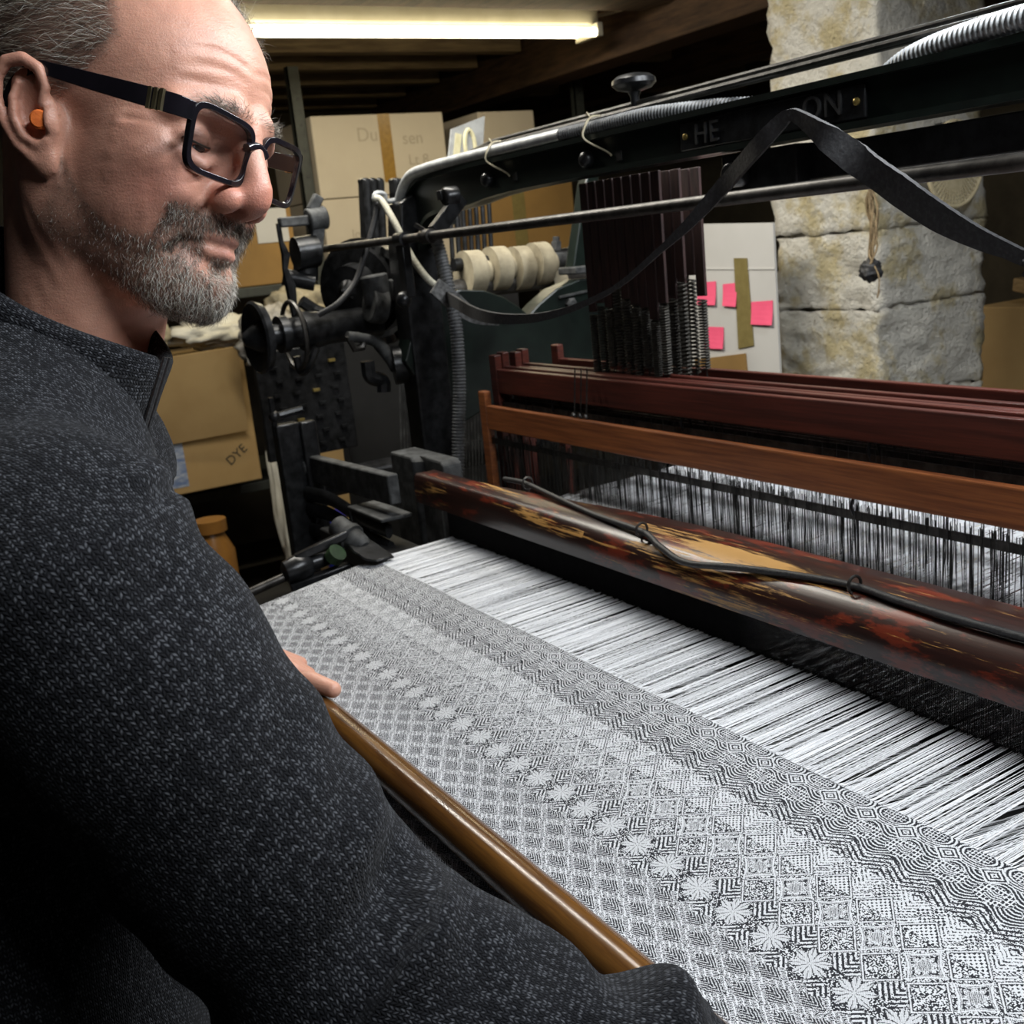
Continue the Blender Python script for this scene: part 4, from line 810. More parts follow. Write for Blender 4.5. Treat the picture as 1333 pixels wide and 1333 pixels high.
# ------------------------------------------------------------------ the weaver: implicit surfaces meshed with surface nets
def v3(*a): return np.array(a, np.float32)
def ell(P, c, r, M=None):
    q = P - v3(*c)
    if M is not None: q = q @ M
    r = v3(*r); q = q / r; k0 = np.sqrt((q * q).sum(-1)) + 1e-6; q = q / r; k1 = np.sqrt((q * q).sum(-1)) + 1e-6; return k0 * (k0 - 1) / k1
def cone(P, a, b, ra, rb):
    a = v3(*a); b = v3(*b); d = b - a; t = np.clip(((P - a) @ d) / (d @ d), 0, 1); q = P - a - t[..., None] * d
    return np.sqrt((q * q).sum(-1)) - (ra + (rb - ra) * t)
def smin(a, b, k): h = np.clip(0.5 + 0.5 * (b - a) / k, 0, 1); return b * (1 - h) + a * h - k * h * (1 - h)
def smax(a, b, k): return -smin(-a, -b, k)
def chain(P, pts, rs, k=None):
    d = None
    for i in range(len(pts) - 1):
        c = cone(P, pts[i], pts[i + 1], rs[i], rs[i + 1]); d = c if d is None else (np.minimum(d, c) if not k else smin(d, c, k))
    return d
def surface_nets(fn, lo, hi, h):
    ax = [np.arange(lo[i], hi[i] + h, h, dtype=np.float32) for i in range(3)]; n = [len(a) for a in ax]
    S = np.empty(n, np.float32)
    for i in range(0, n[0], 16):
        G = np.stack(np.meshgrid(ax[0][i:i + 16], ax[1], ax[2], indexing='ij'), -1); S[i:i + 16] = fn(G.reshape(-1, 3)).reshape(G.shape[:3])
    ins = S < 0; c = [n[0] - 1, n[1] - 1, n[2] - 1]
    cnt = np.zeros(c, np.int8)
    for dx in (0, 1):
        for dy in (0, 1):
            for dz in (0, 1): cnt += ins[dx:dx + c[0], dy:dy + c[1], dz:dz + c[2]]
    I_, J_, K_ = np.nonzero((cnt > 0) & (cnt < 8)); idx = -np.ones(c, np.int64); idx[I_, J_, K_] = np.arange(len(I_))
    acc = np.zeros((len(I_), 3)); w = np.zeros(len(I_))
    co = [(0, 0, 0), (1, 0, 0), (0, 1, 0), (1, 1, 0), (0, 0, 1), (1, 0, 1), (0, 1, 1), (1, 1, 1)]
    for a in range(8):
        for b in range(a + 1, 8):
            if sum(abs(co[a][i] - co[b][i]) for i in range(3)) != 1: continue
            sa = S[I_ + co[a][0], J_ + co[a][1], K_ + co[a][2]]; sb = S[I_ + co[b][0], J_ + co[b][1], K_ + co[b][2]]
            m = (sa < 0) != (sb < 0); t = np.where(m, sa / np.where(m, sa - sb, 1), 0)
            for i in range(3): acc[:, i] += np.where(m, co[a][i] + (co[b][i] - co[a][i]) * t, 0)
            w += m
    V = acc / w[:, None] + np.stack([I_, J_, K_], 1); V = V * h + np.array(lo)
    Q = []
    for axn in range(3):
        o1, o2 = [(1, 2), (2, 0), (0, 1)][axn]
        s0 = [slice(None)] * 3; s1 = [slice(None)] * 3; s0[axn] = slice(0, -1); s1[axn] = slice(1, None)
        A = ins[tuple(s0)]; B = ins[tuple(s1)]; ii = np.nonzero(A != B); g = np.stack(ii, 1)
        ok = (g[:, o1] > 0) & (g[:, o2] > 0) & (g[:, o1] < c[o1]) & (g[:, o2] < c[o2]); g = g[ok]; flip = A[tuple(g.T)]
        def cell(d1, d2):
            q = g.copy(); q[:, o1] -= d1; q[:, o2] -= d2; return idx[tuple(q.T)]
        q = np.stack([cell(1, 1), cell(0, 1), cell(0, 0), cell(1, 0)], 1); q[~flip] = q[~flip][:, ::-1]; Q.append(q)
    return V, np.concatenate(Q)
def normals(V, Q):
    n = np.cross(V[Q[:, 2]] - V[Q[:, 0]], V[Q[:, 3]] - V[Q[:, 1]]); N = np.zeros_like(V)
    for i in range(4): np.add.at(N, Q[:, i], n)
    return N / (np.linalg.norm(N, axis=1, keepdims=True) + 1e-12)
def relax(V, Q, it=1, f=0.5):
    for _ in range(it):
        acc = np.zeros_like(V); w = np.zeros(len(V))
        for i in range(4):
            np.add.at(acc, Q[:, i], V[Q[:, i - 1]]); np.add.at(w, Q[:, i], 1)
        V = V * (1 - f) + f * acc / np.maximum(w, 1)[:, None]
    return V
HR = np.array([[0.7962, -0.6034, 0.0437], [0.5612, 0.7637, 0.3192], [-0.2259, -0.2297, 0.9467]])
_u, _s, _v = np.linalg.svd(HR); HR = _u @ _v; HT = np.array([-0.7744, 0.1727, 1.479])
def H2W(p): return (np.asarray(p, float) / 1000) @ HR.T + HT      # head millimetres -> world
def W2H(p): return ((np.asarray(p, float) - HT) @ HR) * 1000
NECKB = (-0.745, 0.088, 1.345); nb = W2H(NECKB)
# ear frame (right and left share it through |y|)
ee1 = _n([-0.30, 0.22, 0.95]); een = _n([0.26, 0.95, -0.08]); een = _n(een - ee1 * (een @ ee1)); ee2 = np.cross(ee1, een)
if ee2[0] < 0: ee2 = -ee2
EC = v3(-3, 77, 2)
def head_sdf(P0):
    P = P0.copy(); P[:, 1] = np.abs(P[:, 1]); y0 = P0[:, 1]
    d = ell(P, (-12, 0, 50), (95, 74, 84))
    d = smin(d, ell(P, (40, 0, 46), (50, 56, 48)), 24)
    d = smin(d, ell(P, (40, 0, 0), (47, 57, 58)), 20)
    d = smin(d, ell(P, (34, 50, -22), (26, 15, 28)), 16)
    d = smin(d, ell(P, (57, 0, -36), (32, 29, 36)), 18)
    d = smin(d, cone(P, (8, 46, -46), (66, 18, -80), 16, 16), 18)
    d = smin(d, cone(P, (0, 55, -5), (8, 47, -48), 14, 15), 15)
    d = smin(d, ell(P, (76, 0, -79), (16, 18, 17)), 14)
    d = smin(d, ell(P, (48, 0, -68), (44, 36, 20)), 15)
    d = smin(d, ell(P, (57, 45, -6), (22, 17, 15)), 18)
    d = smin(d, ell(P, (54, 32, -36), (24, 18, 26)), 18)
    d = smin(d, chain(P, [(91, 0, 27), (90, 14, 31), (74, 45, 27)], [9, 11.5, 8]), 9)
    d = smax(d, -ell(P, (99, 32, 11), (21, 18, 12)), 9)
    # lids and the slit between them
    eb = np.sqrt(((P - v3(73, 31, 11)) ** 2).sum(-1)) - 15.0; d = smin(d, eb, 3)
    d = smax(d, -ell(P, (89, 31, 5.5), (6, 14.5, 2.6)), 1.0)
    d = smin(d, chain(P, [(84, 18, 3), (88, 30, -3), (80, 44, 1)], [3, 3.5, 3]), 6)      # lower lid bag
    # nose
    d = smin(d, cone(P, (95, 0, 22), (109, 0, -8), 7.5, 9), 9)
    d = smin(d, ell(P, (106, 0, -15), (12, 11.5, 10.5)), 5)
    d = smin(d, ell(P, (96, 13.5, -19), (12, 8, 9.5)), 4)
    d = smin(d, cone(P, (96, 0, -27), (106, 0, -23), 5, 5), 4)
    d = smax(d, -ell(P, (101, 8, -29), (10, 4.6, 7.5)), 1.5)
    d = smax(d, -chain(P, [(90, 21, -10), (88, 23, -20), (93, 20, -29)], [2, 2, 1.5]), 4)
    # mouth
    d = smin(d, ell(P, (81, 0, -37), (13, 21, 13)), 8)
    d = smin(d, chain(P, [(94, 0, -42), (91, 9, -42), (79, 23, -47)], [3.4, 3.4, 2.0]), 4)
    d = smin(d, chain(P, [(92, 0, -52), (89, 10, -52), (78, 21, -49)], [4.4, 4, 2.2]), 4)
    d = smax(d, -chain(P, [(100, 0, -46.5), (96, 10, -46), (78, 26, -49)], [1.6, 1.6, 1.8]), 2.2)
    d = smax(d, -chain(P, [(81, 25, -49), (74, 31, -56)], [2.0, 2.5]), 5)
    d = smax(d, -ell(P, (99, 0, -63), (10, 20, 5.5)), 6)
    d = smax(d, -chain(P, [(90, 25, -18), (86, 33, -32), (78, 38, -48)], [2, 2.5, 2]), 6)   # cheek fold
    d = smin(d, ell(P, (68, 33, -22), (14, 11, 13)), 10)
    # neck
    nk = cone(P, (-20, 0, -30), (nb[0] - 10, 0, nb[2]), 55, 47); d = smin(d, nk, 22)
    d = smin(d, cone(P, (-14, 58, -20), (nb[0] + 20, 10, nb[2] + 5), 11, 10), 16)
    # ear
    E = P - EC; a = E @ ee1.astype(np.float32); b = E @ ee2.astype(np.float32); c = E @ een.astype(np.float32); Q = np.stack([a, b, c], 1)
    ear = ell(Q, (0, 2, -1.5), (29, 14, 4.5)); ear = smin(ear, cone(Q, (-4, 4, -2), (-2, 6, -18), 13, 15), 6)
    ear = smax(ear, -ell(Q, (2, 2, 5), (24, 10, 6.5)), 3)
    hel = [(4, 9, 2), (14, 15, 2), (25, 14, 3), (32, 6, 4), (32, -4, 4.5), (25, -12, 4.5), (13, -15.5, 4), (0, -15, 3.5), (-13, -11, 2.5), (-24, -3, 1.5)]
    ear = smin(ear, chain(Q, hel, [2.5, 3, 3.6, 3.9, 3.9, 3.7, 3.4, 3.2, 3.2, 3.5]), 2)
    ant = [(20, -1, 2.5), (12, -6, 3.5), (1, -8, 4), (-10, -5, 3.5), (-16, 3, 2.5), (-15, 8, 2.5)]
    ear = smin(ear, chain(Q, ant, [2, 2.8, 3, 3, 3.2, 3]), 2.5)
    ear = smin(ear, ell(Q, (-25, 3, 0.5), (10, 8, 4.2)), 4)
    ear = smax(ear, -ell(Q, (-4, 4, 4), (10, 6, 9)), 2.5)
    ear = smin(ear, ell(Q, (-5, 13, 1), (7, 4, 4.5)), 3)
    d = smin(d, ear, 3.5)
    return d
VH, QH = surface_nets(head_sdf, (-112, -100, nb[2] - 20), (124, 100, 142), 1.9)
# wrinkles: shallow grooves along short lines (right side and mid-line)
NH = normals(VH, QH)
def groove(pts, depth, wid, sym=True):
    global VH
    P = smoothpath(pts, 5); X = VH.copy()
    if sym: X[:, 1] = -np.abs(X[:, 1])
    best = np.full(len(X), 1e9); Pn = np.array([tuple(p) for p in P]); lo = Pn.min(0) - 4 * wid; hi = Pn.max(0) + 4 * wid
    m = np.all((X > lo) & (X < hi), 1); Xm = X[m]; b = np.full(len(Xm), 1e9); tt = np.zeros(len(Xm))
    for i in range(len(P) - 1):
        a_ = Pn[i]; d_ = Pn[i + 1] - a_; t = np.clip(((Xm - a_) @ d_) / (d_ @ d_), 0, 1); q = Xm - a_ - t[:, None] * d_; dd = np.sqrt((q * q).sum(1)); k = dd < b; b[k] = dd[k]; tt[k] = (i + t[k]) / (len(P) - 1)
    amp = depth * np.exp(-(b / wid) ** 2) * np.clip(4 * tt * (1 - tt) * 1.6, 0, 1) - 0.35 * depth * np.exp(-((b - 2 * wid) / wid) ** 2)
    VH[m] -= NH[m] * amp[:, None]
for k in range(4): groove([(70 + k, -48 - k, 12 - 5 * k), (60, -56, 13 - 8 * k), (50, -62, 12 - 11 * k)], 1.3, 1.8)
groove([(84, -20, 0), (82, -33, -7), (72, -46, -4), (62, -54, -8)], 1.9, 2.3); groove([(80, -28, -12), (70, -44, -14), (60, -52, -20)], 1.3, 2.2)
for k in range(3): groove([(99 - 3 * k, 0, 44 + 9 * k), (92 - 3 * k, -24, 46 + 10 * k), (76 - 3 * k, -45, 42 + 9 * k)], 0.75, 2.0)
groove([(103, -5, 34), (101, -6, 24), (98, -7, 18)], 0.9, 1.8)
for k in range(4): groove([(-14 - 5 * k, -70, -42 - 8 * k), (0 - 8 * k, -64, -62 - 10 * k), (14 - 8 * k, -52, -84 - 9 * k)], 0.55, 3.2, True)
for k in range(3): groove([(4 + 5 * k, -73 + k, 12), (6 + 5 * k, -71 + k, -8), (6 + 6 * k, -68 + k, -30)], 0.9, 1.8)
groove([(60, -52, -22), (62, -49, -36), (60, -44, -54)], 0.8, 3.0); groove([(48, -58, -18), (50, -56, -34), (48, -51, -52)], 0.6, 2.6)
# painted skin colour (as the skin itself has it)
def sstep(x, a, b): t = np.clip((x - a) / (b - a), 0, 1); return t * t * (3 - 2 * t)
def blob(c, r, V): return np.exp(-(((V - np.array(c)) / np.array(r)) ** 2).sum(1))
Xs = VH.copy(); Xs[:, 1] = np.abs(Xs[:, 1])
skin = np.tile(np.array([0.57, 0.295, 0.21]), (len(VH), 1))
def tint(w, c):
    global skin
    skin = skin * (1 - w[:, None]) + np.array(c) * w[:, None]
tint(0.75 * np.clip(blob((112, 0, -15), (16, 17, 18), Xs) + blob((98, 15, -18), (9, 9, 9), Xs), 0, 1), (0.54, 0.20, 0.145))
tint(0.7 * blob((64, 45, -20), (26, 20, 20), Xs), (0.50, 0.195, 0.145))
tint(0.55 * blob((-12, 80, 2), (20, 14, 40), Xs), (0.52, 0.24, 0.17))
tint(0.5 * blob((84, 32, 8), (14, 18, 9), Xs), (0.38, 0.19, 0.14))
lipm = np.clip(blob((99, 0, -43.5), (10, 18, 3.0), Xs) + blob((98, 0, -51), (10, 17, 3.2), Xs), 0, 1) * (Xs[:, 0] > 82); tint(0.7 * lipm, (0.40, 0.17, 0.14))
def beard_mask(V):
    x, y, z = V[:, 0], np.abs(V[:, 1]), V[:, 2]
    line = np.interp(x, [0, 12, 30, 50, 70, 80, 100, 120], [-4, -10, -34, -50, -50, -27, -29, -31]); m = sstep(line - z, -3, 5)
    m = m * (1 - sstep(y - 62, 0, 14) * sstep(6 - x, 0, 6)) * sstep(x, -2, 12)
    low = np.interp(x, [0, 40, 80, 100], [-62, -84, -104, -110]); m *= sstep(z - low, -4, 8)
    m = m * (1 - sstep(y, 66, 69)); lip = ((z < -40) & (z > -55) & (y < 22) & (x > 88)); m = np.where(lip, 0, m)
    m *= 1 - 0.85 * np.exp(-((z + 60) / 6.0) ** 2 - ((y - 14) / 8.0) ** 2) * (x > 70)
    return m
def hair_mask(V):
    x, y, z = V[:, 0], np.abs(V[:, 1]), V[:, 2]
    xh = np.interp(z, [10, 30, 45, 60, 80, 100, 140], [8, 18, 34, 40, 30, 34, 30]); xh = np.where(V[:, 1] > 14, xh + 36 * sstep(z, 62, 84), xh)
    low = np.interp(x, [-110, -60, -24, -8, 8, 20, 40], [-20, -12, 20, 40, 20, 24, 40])
    return sstep(xh - x, -6, 5) * sstep(z - low, -3, 4) * (1 - sstep(y, 76, 78) * (z < 45))
bm_ = beard_mask(VH); hm_ = hair_mask(VH)
tint(0.60 * bm_, (0.12, 0.085, 0.065)); tint(0.75 * hm_, (0.10, 0.08, 0.065))
tint(0.5 * blob((93, 24, 33), (9, 20, 4.5), Xs), (0.16, 0.11, 0.08))
mott = (np.sin(VH[:, 0] * 0.31 + 1.3 * np.sin(VH[:, 2] * 0.23)) * np.sin(VH[:, 1] * 0.27 + 1.1 * np.sin(VH[:, 0] * 0.19)) * np.sin(VH[:, 2] * 0.29 + 2)); skin *= (1 + 0.10 * mott)[:, None]
parts_V = [H2W(VH)]; parts_Q = [QH]; parts_C = [skin]

# body under the clothes and the hands
RS, RE, RWr = tuple(atD(70, 765, 0.52)), tuple(atD(468, 1275, 0.555)), tuple(onZ(1040, 1495, 0.950))
LS, LE, LW = (-0.925, 0.13, 1.255), (-1.10, 0.10, 1.03), (-1.10, 0.250, 0.958)
def body_sdf(P):
    d = ell(P, (-0.74, -0.03, 0.86), (0.155, 0.11, 0.20)); d = smin(d, ell(P, (-0.74, 0.01, 1.10), (0.155, 0.09, 0.20)), 0.06)
    d = smin(d, cone(P, (-0.585, 0.045, 1.265), (-0.91, 0.105, 1.265), 0.048, 0.048), 0.05)
    d = smin(d, cone(P, (NECKB[0], NECKB[1], 1.33), (NECKB[0] + 0.005, 0.06, 1.24), 0.055, 0.06), 0.04)
    for s, e, w in ((RS, RE, RWr), (LS, LE, LW)):
        d = smin(d, cone(P, s, e, 0.05, 0.042), 0.03); d = smin(d, cone(P, e, w, 0.042, 0.027), 0.01)
    for sx in (-0.09, 0.09):
        d = smin(d, chain(P, [(-0.74 + sx, 0.0, 0.82), (-0.74 + sx * 1.1, 0.02, 0.47), (-0.74 + sx * 1.1, -0.02, 0.10)], [0.085, 0.06, 0.045]), 0.03)
        d = smin(d, cone(P, (-0.74 + sx * 1.1, -0.03, 0.05), (-0.74 + sx * 1.2, 0.13, 0.04), 0.045, 0.035), 0.03)
    return d
Vb, Qb = surface_nets(body_sdf, (-1.2, -0.2, 0.0), (-0.3, 0.40, 1.36), 0.012); parts_V.append(Vb); parts_Q.append(Qb); parts_C.append(np.tile(np.array([0.5, 0.28, 0.2]), (len(Vb), 1)))
RODC = (0.325, 0.9505)                                              # rod axis (y, z)
def rodpt(x, ang, r):  # ang: 0 = top, positive towards the reed
    return (x, RODC[0] + r * math.sin(math.radians(ang)), RODC[1] + r * math.cos(math.radians(ang)))
def hand_sdf(side, wr, hx):
    """a hand closed over the rod: fingers over the top to the far side, thumb along it"""
    sx = 1 if side == 'L' else -1      # thumb towards +x on the left hand, -x on the right hand
    kn = [rodpt(hx + sx * o, -82, 0.0165 + 0.014) for o in (0.033, 0.011, -0.011, -0.032)]
    lens = [(50, 95, 130), (54, 104, 140), (52, 100, 138), (46, 84, 118)]
    def fn(P):
        d = None
        w = v3(*wr)
        for k in kn:
            c = cone(P, tuple(w + (v3(*k) - w) * 0.05), k, 0.021, 0.0125); d = c if d is None else smin(d, c, 0.014)
        for k, (a, b, c_) in zip(kn, lens):
            p1 = rodpt(k[0], a * 0.25 - 20, 0.0165 + 0.0105); p2 = rodpt(k[0] - sx * 0.001, b * 0.9, 0.0165 + 0.0095); p3 = rodpt(k[0] - sx * 0.002, c_ * 0.85, 0.0165 + 0.0085)
            d = smin(d, chain(P, [k, p1, p2, p3], [0.0105, 0.0095, 0.0085, 0.0072]), 0.005)
        base = (hx + sx * 0.030, wr[1] + (RODC[0] - wr[1]) * 0.45, wr[2] - 0.004)
        t1 = rodpt(hx + sx * 0.050, -48, 0.0165 + 0.012); t2 = rodpt(hx + sx * 0.076, 0, 0.0165 + 0.0105); t3 = rodpt(hx + sx * 0.104, 30, 0.0165 + 0.0095)
        d = smin(d, chain(P, [base, t1, t2, t3], [0.017, 0.0125, 0.0105, 0.0088]), 0.008)
        return d
    return fn
LHX = -1.108
RHX = RWr[0] + 0.10
for side, wr, hx in (('L', LW, LHX), ('R', RWr, RHX)):
    c = (hx, 0.33, 0.97); fn = hand_sdf(side, wr, hx)
    Vq, Qq = surface_nets(fn, (c[0] - 0.14, 0.22, 0.89), (c[0] + 0.14, 0.40, 1.05), 0.0022)
    cc = np.tile(np.array([0.52, 0.27, 0.19]), (len(Vq), 1)); parts_V.append(Vq); parts_Q.append(Qq); parts_C.append(cc)
off = 0; QQ = []
for v_, q_ in zip(parts_V, parts_Q): QQ.append(q_ + off); off += len(v_)
person_me = np_mesh('person', np.concatenate(parts_V), np.concatenate(QQ))
cols = np.concatenate(parts_C); at = person_me.color_attributes.new('skin', 'FLOAT_COLOR', 'POINT'); at.data.foreach_set('color', np.c_[cols, np.ones(len(cols))].astype(np.float32).ravel())
m, nt, b = new_mat('skin'); ca_ = nt.nodes.new('ShaderNodeAttribute'); ca_.attribute_name = 'skin'
v = coords(nt); pore = noise(nt, v, 700, 3, 0.7); blot = noise(nt, v, 60, 5, 0.6)
nt.links.new(mixc(nt, blot.sm(0.35, 0.75) * 0.30, ca_.outputs['Color'], (0.40, 0.17, 0.12)), b.inputs['Base Color'])
b.inputs['Roughness'].default_value = 0.42; b.inputs['Specular IOR Level'].default_value = 0.45; b.inputs['Subsurface Weight'].default_value = 0.12
b.inputs['Subsurface Radius'].default_value = (0.006, 0.002, 0.001); b.inputs['Subsurface Scale'].default_value = 1.0; bump(nt, b, pore * 0.7 + blot * 0.8 + noise(nt, v, 160, 4, 0.7, (0.5, 0.5, 1.6)) * 0.9, 0.40, 0.0012); MATS['skin'] = m
person = mesh_obj('person', person_me, 'skin', None, 'all')
tag(person, 'bearded man in glasses and charcoal knit sweater leaning over the loom', 'person')
simple('hair_grey', (0.36, 0.31, 0.24), (0.25, 0.21, 0.16), 0.4, 0, 50, 0); simple('hair_white', (0.75, 0.72, 0.66), (0.6, 0.57, 0.5), 0.4, 0, 50, 0); simple('hair_dark', (0.05, 0.04, 0.032), (0.025, 0.02, 0.016), 0.45, 0, 50, 0)
# eyes
simple('eye_white', (0.62, 0.58, 0.54), (0.55, 0.5, 0.46), 0.15, 0, 50, 0); simple('iris', (0.07, 0.065, 0.06), (0.03, 0.03, 0.03), 0.1, 0, 200, 0)
for s in (-1, 1):
    e = MB().sphere(H2W((73, s * 31, 11)), 0.0133, 20).build('eye', 'eye_white', person)
    d = H2W((90, s * 31, 4.5)) - H2W((73, s * 31, 11)); d = d / np.linalg.norm(d)
    MB().lathe(H2W((73, s * 31, 11)) + d * 0.0120, d, [(0, 0.0058), (0.0008, 0.0056), (0.0015, 0.003), (0.0017, 0.001)], 14).build('iris', 'iris', e)
for s in (-1, 1):
    lp = [(73 + math.sqrt(15.3 ** 2 - yy * yy - (3.2 - 0.012 * yy * yy) ** 2), s * (31 + yy), 11 - (3.2 - 0.012 * yy * yy)) for yy in np.linspace(-11.5, 12.5, 12)]
    MB().tube([H2W(p) for p in lp], [0.0003] + [0.0007] * 10 + [0.0003], 6).build('eyelashes', 'hair_dark', person)
# ---- hair as real strands
def strands(name, mask, n, length, dirfn, mats, parent, rad, curl=0.25, lift=0.35, seed=1):
    rg = np.random.default_rng(seed); N = normals(VH, QH); p = mask / mask.sum(); idx = rg.choice(len(VH), n, p=p)
    base = VH[idx] + rg.normal(0, 0.7, (n, 3)); nr = N[idx]; d = dirfn(base, rg); d -= nr * (d * nr).sum(1, keepdims=True); d /= np.linalg.norm(d, axis=1, keepdims=True) + 1e-9
    d = d + rg.normal(0, curl, (n, 3)); L = length(base, rg)[:, None]
    lf = lift * rg.uniform(0.5, 1.4, (n, 1))
    p0 = base - nr * 0.6; p1 = base + (d * 0.5 + nr * lf * 0.8) * L * 0.55; p2 = p1 + (d + nr * lf * 0.15 + rg.normal(0, curl * 0.5, (n, 3))) * L * 0.5
    pts = H2W(np.stack([p0, p1, p2], 1).reshape(-1, 3)).reshape(n, 3, 3); r = np.stack([np.full(n, rad), np.full(n, rad * 0.8), np.full(n, rad * 0.15)], 1)
    k = rg.random(n)
    for i, (share0, share1, mt, nm) in enumerate(mats):
        s = (k >= share0) & (k < share1)
        if s.sum(): mesh_obj(nm, strips(nm, pts[s], None, r[s], 3), mt, parent, 'all', kind='stuff')
iris_fix = 0
def hdir(Bp, rg): return np.stack([np.full(len(Bp), -1.0), -0.15 * np.sign(Bp[:, 1]), -0.45 - 0.006 * (Bp[:, 2] - 60)], 1) + rg.normal(0, 0.25, (len(Bp), 3))
strands('hair', hm_ * (VH[:, 2] > 8) + 1e-9, 16000, lambda Bp, rg: rg.uniform(9, 19, len(Bp)), hdir, [(0, 0.42, 'hair_grey', 'hair'), (0.42, 0.58, 'hair_white', 'hair'), (0.58, 1.0, 'hair_dark', 'hair')], person, 0.00011, 0.25, 0.40, 3)
def bdir(Bp, rg): return np.stack([0.35 + 0.0 * Bp[:, 0], 0.1 * np.sign(Bp[:, 1]), np.full(len(Bp), -1.0)], 1) + rg.normal(0, 0.3, (len(Bp), 3))
front = sstep(VH[:, 0], 20, 75); bw = bm_ * (0.22 + 0.78 * front)
strands('beard', bw + 1e-9, 9500, lambda Bp, rg: rg.uniform(3, 6, len(Bp)) * (0.55 + 0.6 * sstep(Bp[:, 0], 30, 75)), bdir, [(0, 0.22, 'hair_white', 'beard'), (0.22, 0.45, 'hair_grey', 'beard'), (0.45, 1.0, 'hair_dark', 'beard')], person, 0.00010, 0.30, 0.55, 5)
chin = bm_ * sstep(VH[:, 0], 58, 78) * sstep(-VH[:, 2], 54, 66)
strands('beard', chin + 1e-9, 2600, lambda Bp, rg: rg.uniform(4, 7.5, len(Bp)), bdir, [(0, 0.8, 'hair_white', 'beard'), (0.8, 1.0, 'hair_grey', 'beard')], person, 0.00011, 0.30, 0.5, 15)
mst = bm_ * (VH[:, 2] > -43) * sstep(VH[:, 0], 70, 82)
strands('moustache', mst + 1e-9, 1100, lambda Bp, rg: rg.uniform(3, 6, len(Bp)), lambda Bp, rg: np.stack([0.3 + 0 * Bp[:, 0], 0.5 * np.sign(Bp[:, 1]), -1.0 + 0 * Bp[:, 0]], 1) + rg.normal(0, 0.25, (len(Bp), 3)), [(0, 0.18, 'hair_white', 'moustache'), (0.18, 0.45, 'hair_grey', 'moustache'), (0.45, 1.0, 'hair_dark', 'moustache')], person, 0.00010, 0.2, 0.35, 16)
bro = blob((95, 24, 33), (10, 18, 4), Xs) ** 1.5 * (VH[:, 0] > 70)
strands('eyebrow', bro + 1e-12, 650, lambda Bp, rg: rg.uniform(6, 12, len(Bp)), lambda Bp, rg: np.stack([0.2 + 0 * Bp[:, 0], np.sign(Bp[:, 1]), 0.25 + 0 * Bp[:, 0]], 1) + rg.normal(0, 0.3, (len(Bp), 3)), [(0, 0.5, 'hair_grey', 'eyebrow'), (0.5, 1, 'hair_dark', 'eyebrow')], person, 0.00010, 0.2, 0.5, 7)

# ------------------------------------------------------------------ sweater
def sleeve_info(P, s, e, w):
    s, e, w = map(lambda q: np.array(q, float), (s, e, w)); out = []
    L1 = np.linalg.norm(e - s); L2 = np.linalg.norm(w - e); d1 = (e - s) / L1; d2 = (w - e) / L2; res = []
    u1 = _n(np.cross(d1, [0, 0, 1.0])); u2 = _n(u1 - d2 * (u1 @ d2))
    for a, d, u, l0 in ((s, d1, u1, 0), (e, d2, u2, L1)):
        t = (P - a) @ d; q = P - a - t[:, None] * d; vv = np.cross(d, u); res.append((l0 + t, np.arctan2(q @ vv, q @ u)))
    k = ((P - e) @ (d1 + d2)) < 0
    return np.where(k, res[0][0], res[1][0]), np.where(k, res[0][1], res[1][1]), L1, L1 + L2
def torso_sdf(P):
    M = np.array([[0.98, 0.2, 0], [-0.2, 0.98, 0], [0, 0, 1]], np.float32)
    d = ell(P, (-0.735, -0.03, 0.86), (0.195, 0.145, 0.22), M); d = smin(d, ell(P, (-0.735, 0.005, 1.05), (0.19, 0.14, 0.22), M), 0.06)
    d = smin(d, ell(P, (-0.735, 0.030, 1.17), (0.195, 0.110, 0.15), M), 0.05)
    d = smin(d, cone(P, (-0.60, 0.045, 1.272), (-0.90, 0.105, 1.272), 0.062, 0.062), 0.05)
    d = smin(d, cone(P, (NECKB[0], NECKB[1] - 0.008, 1.345), (-0.745, 0.05, 1.26), 0.062, 0.09), 0.05)
    for q in ((-0.63, 0.05, 1.29), (-0.87, 0.10, 1.29)): d = smin(d, cone(P, (NECKB[0], NECKB[1] - 0.012, 1.345), q, 0.052, 0.054), 0.045)
    return d
def sleeve_sdf(P, s, e, w):
    d = cone(P, s, e, 0.074, 0.062); d2 = cone(P, e, w, 0.062, 0.041); return smin(d, d2, 0.03)
SHOLE = np.array([-0.585, 0.055, 1.262])
def sweater_sdf(P):
    d = torso_sdf(P); d = smin(d, sleeve_sdf(P, RS, RE, RWr), 0.035); d = smin(d, sleeve_sdf(P, LS, LE, LW), 0.035)
    d = smax(d, 0.74 - P[:, 2], 0.01)
    for e, w in ((RE, RWr), (LE, LW)):                              # cut at the cuffs
        dd = v3(*w) - v3(*e); dd /= np.linalg.norm(dd); cut = (P - v3(*w)) @ dd; near = np.sqrt(((P - v3(*w)) ** 2).sum(-1)) - 0.09
        d = smax(d, np.where(near < 0.0, cut, -1.0), 0.006)
    # open neck
    d = smax(d, -cone(P, (NECKB[0], NECKB[1] + 0.004, 1.325), (NECKB[0], NECKB[1] + 0.03, 1.48), 0.059, 0.070), 0.012)
    return d
VS, QS = surface_nets(sweater_sdf, (-1.24, -0.20, 0.72), (-0.26, 0.34, 1.46), 0.0062)
VS = relax(VS, QS, 2, 0.5); NS = normals(VS, QS); P32 = VS.astype(np.float32)
dT = torso_sdf(P32); dR = sleeve_sdf(P32, RS, RE, RWr); dL = sleeve_sdf(P32, LS, LE, LW)
sR, aR, L1, L2 = sleeve_info(VS, RS, RE, RWr); sL, aL, M1, M2 = sleeve_info(VS, LS, LE, LW)
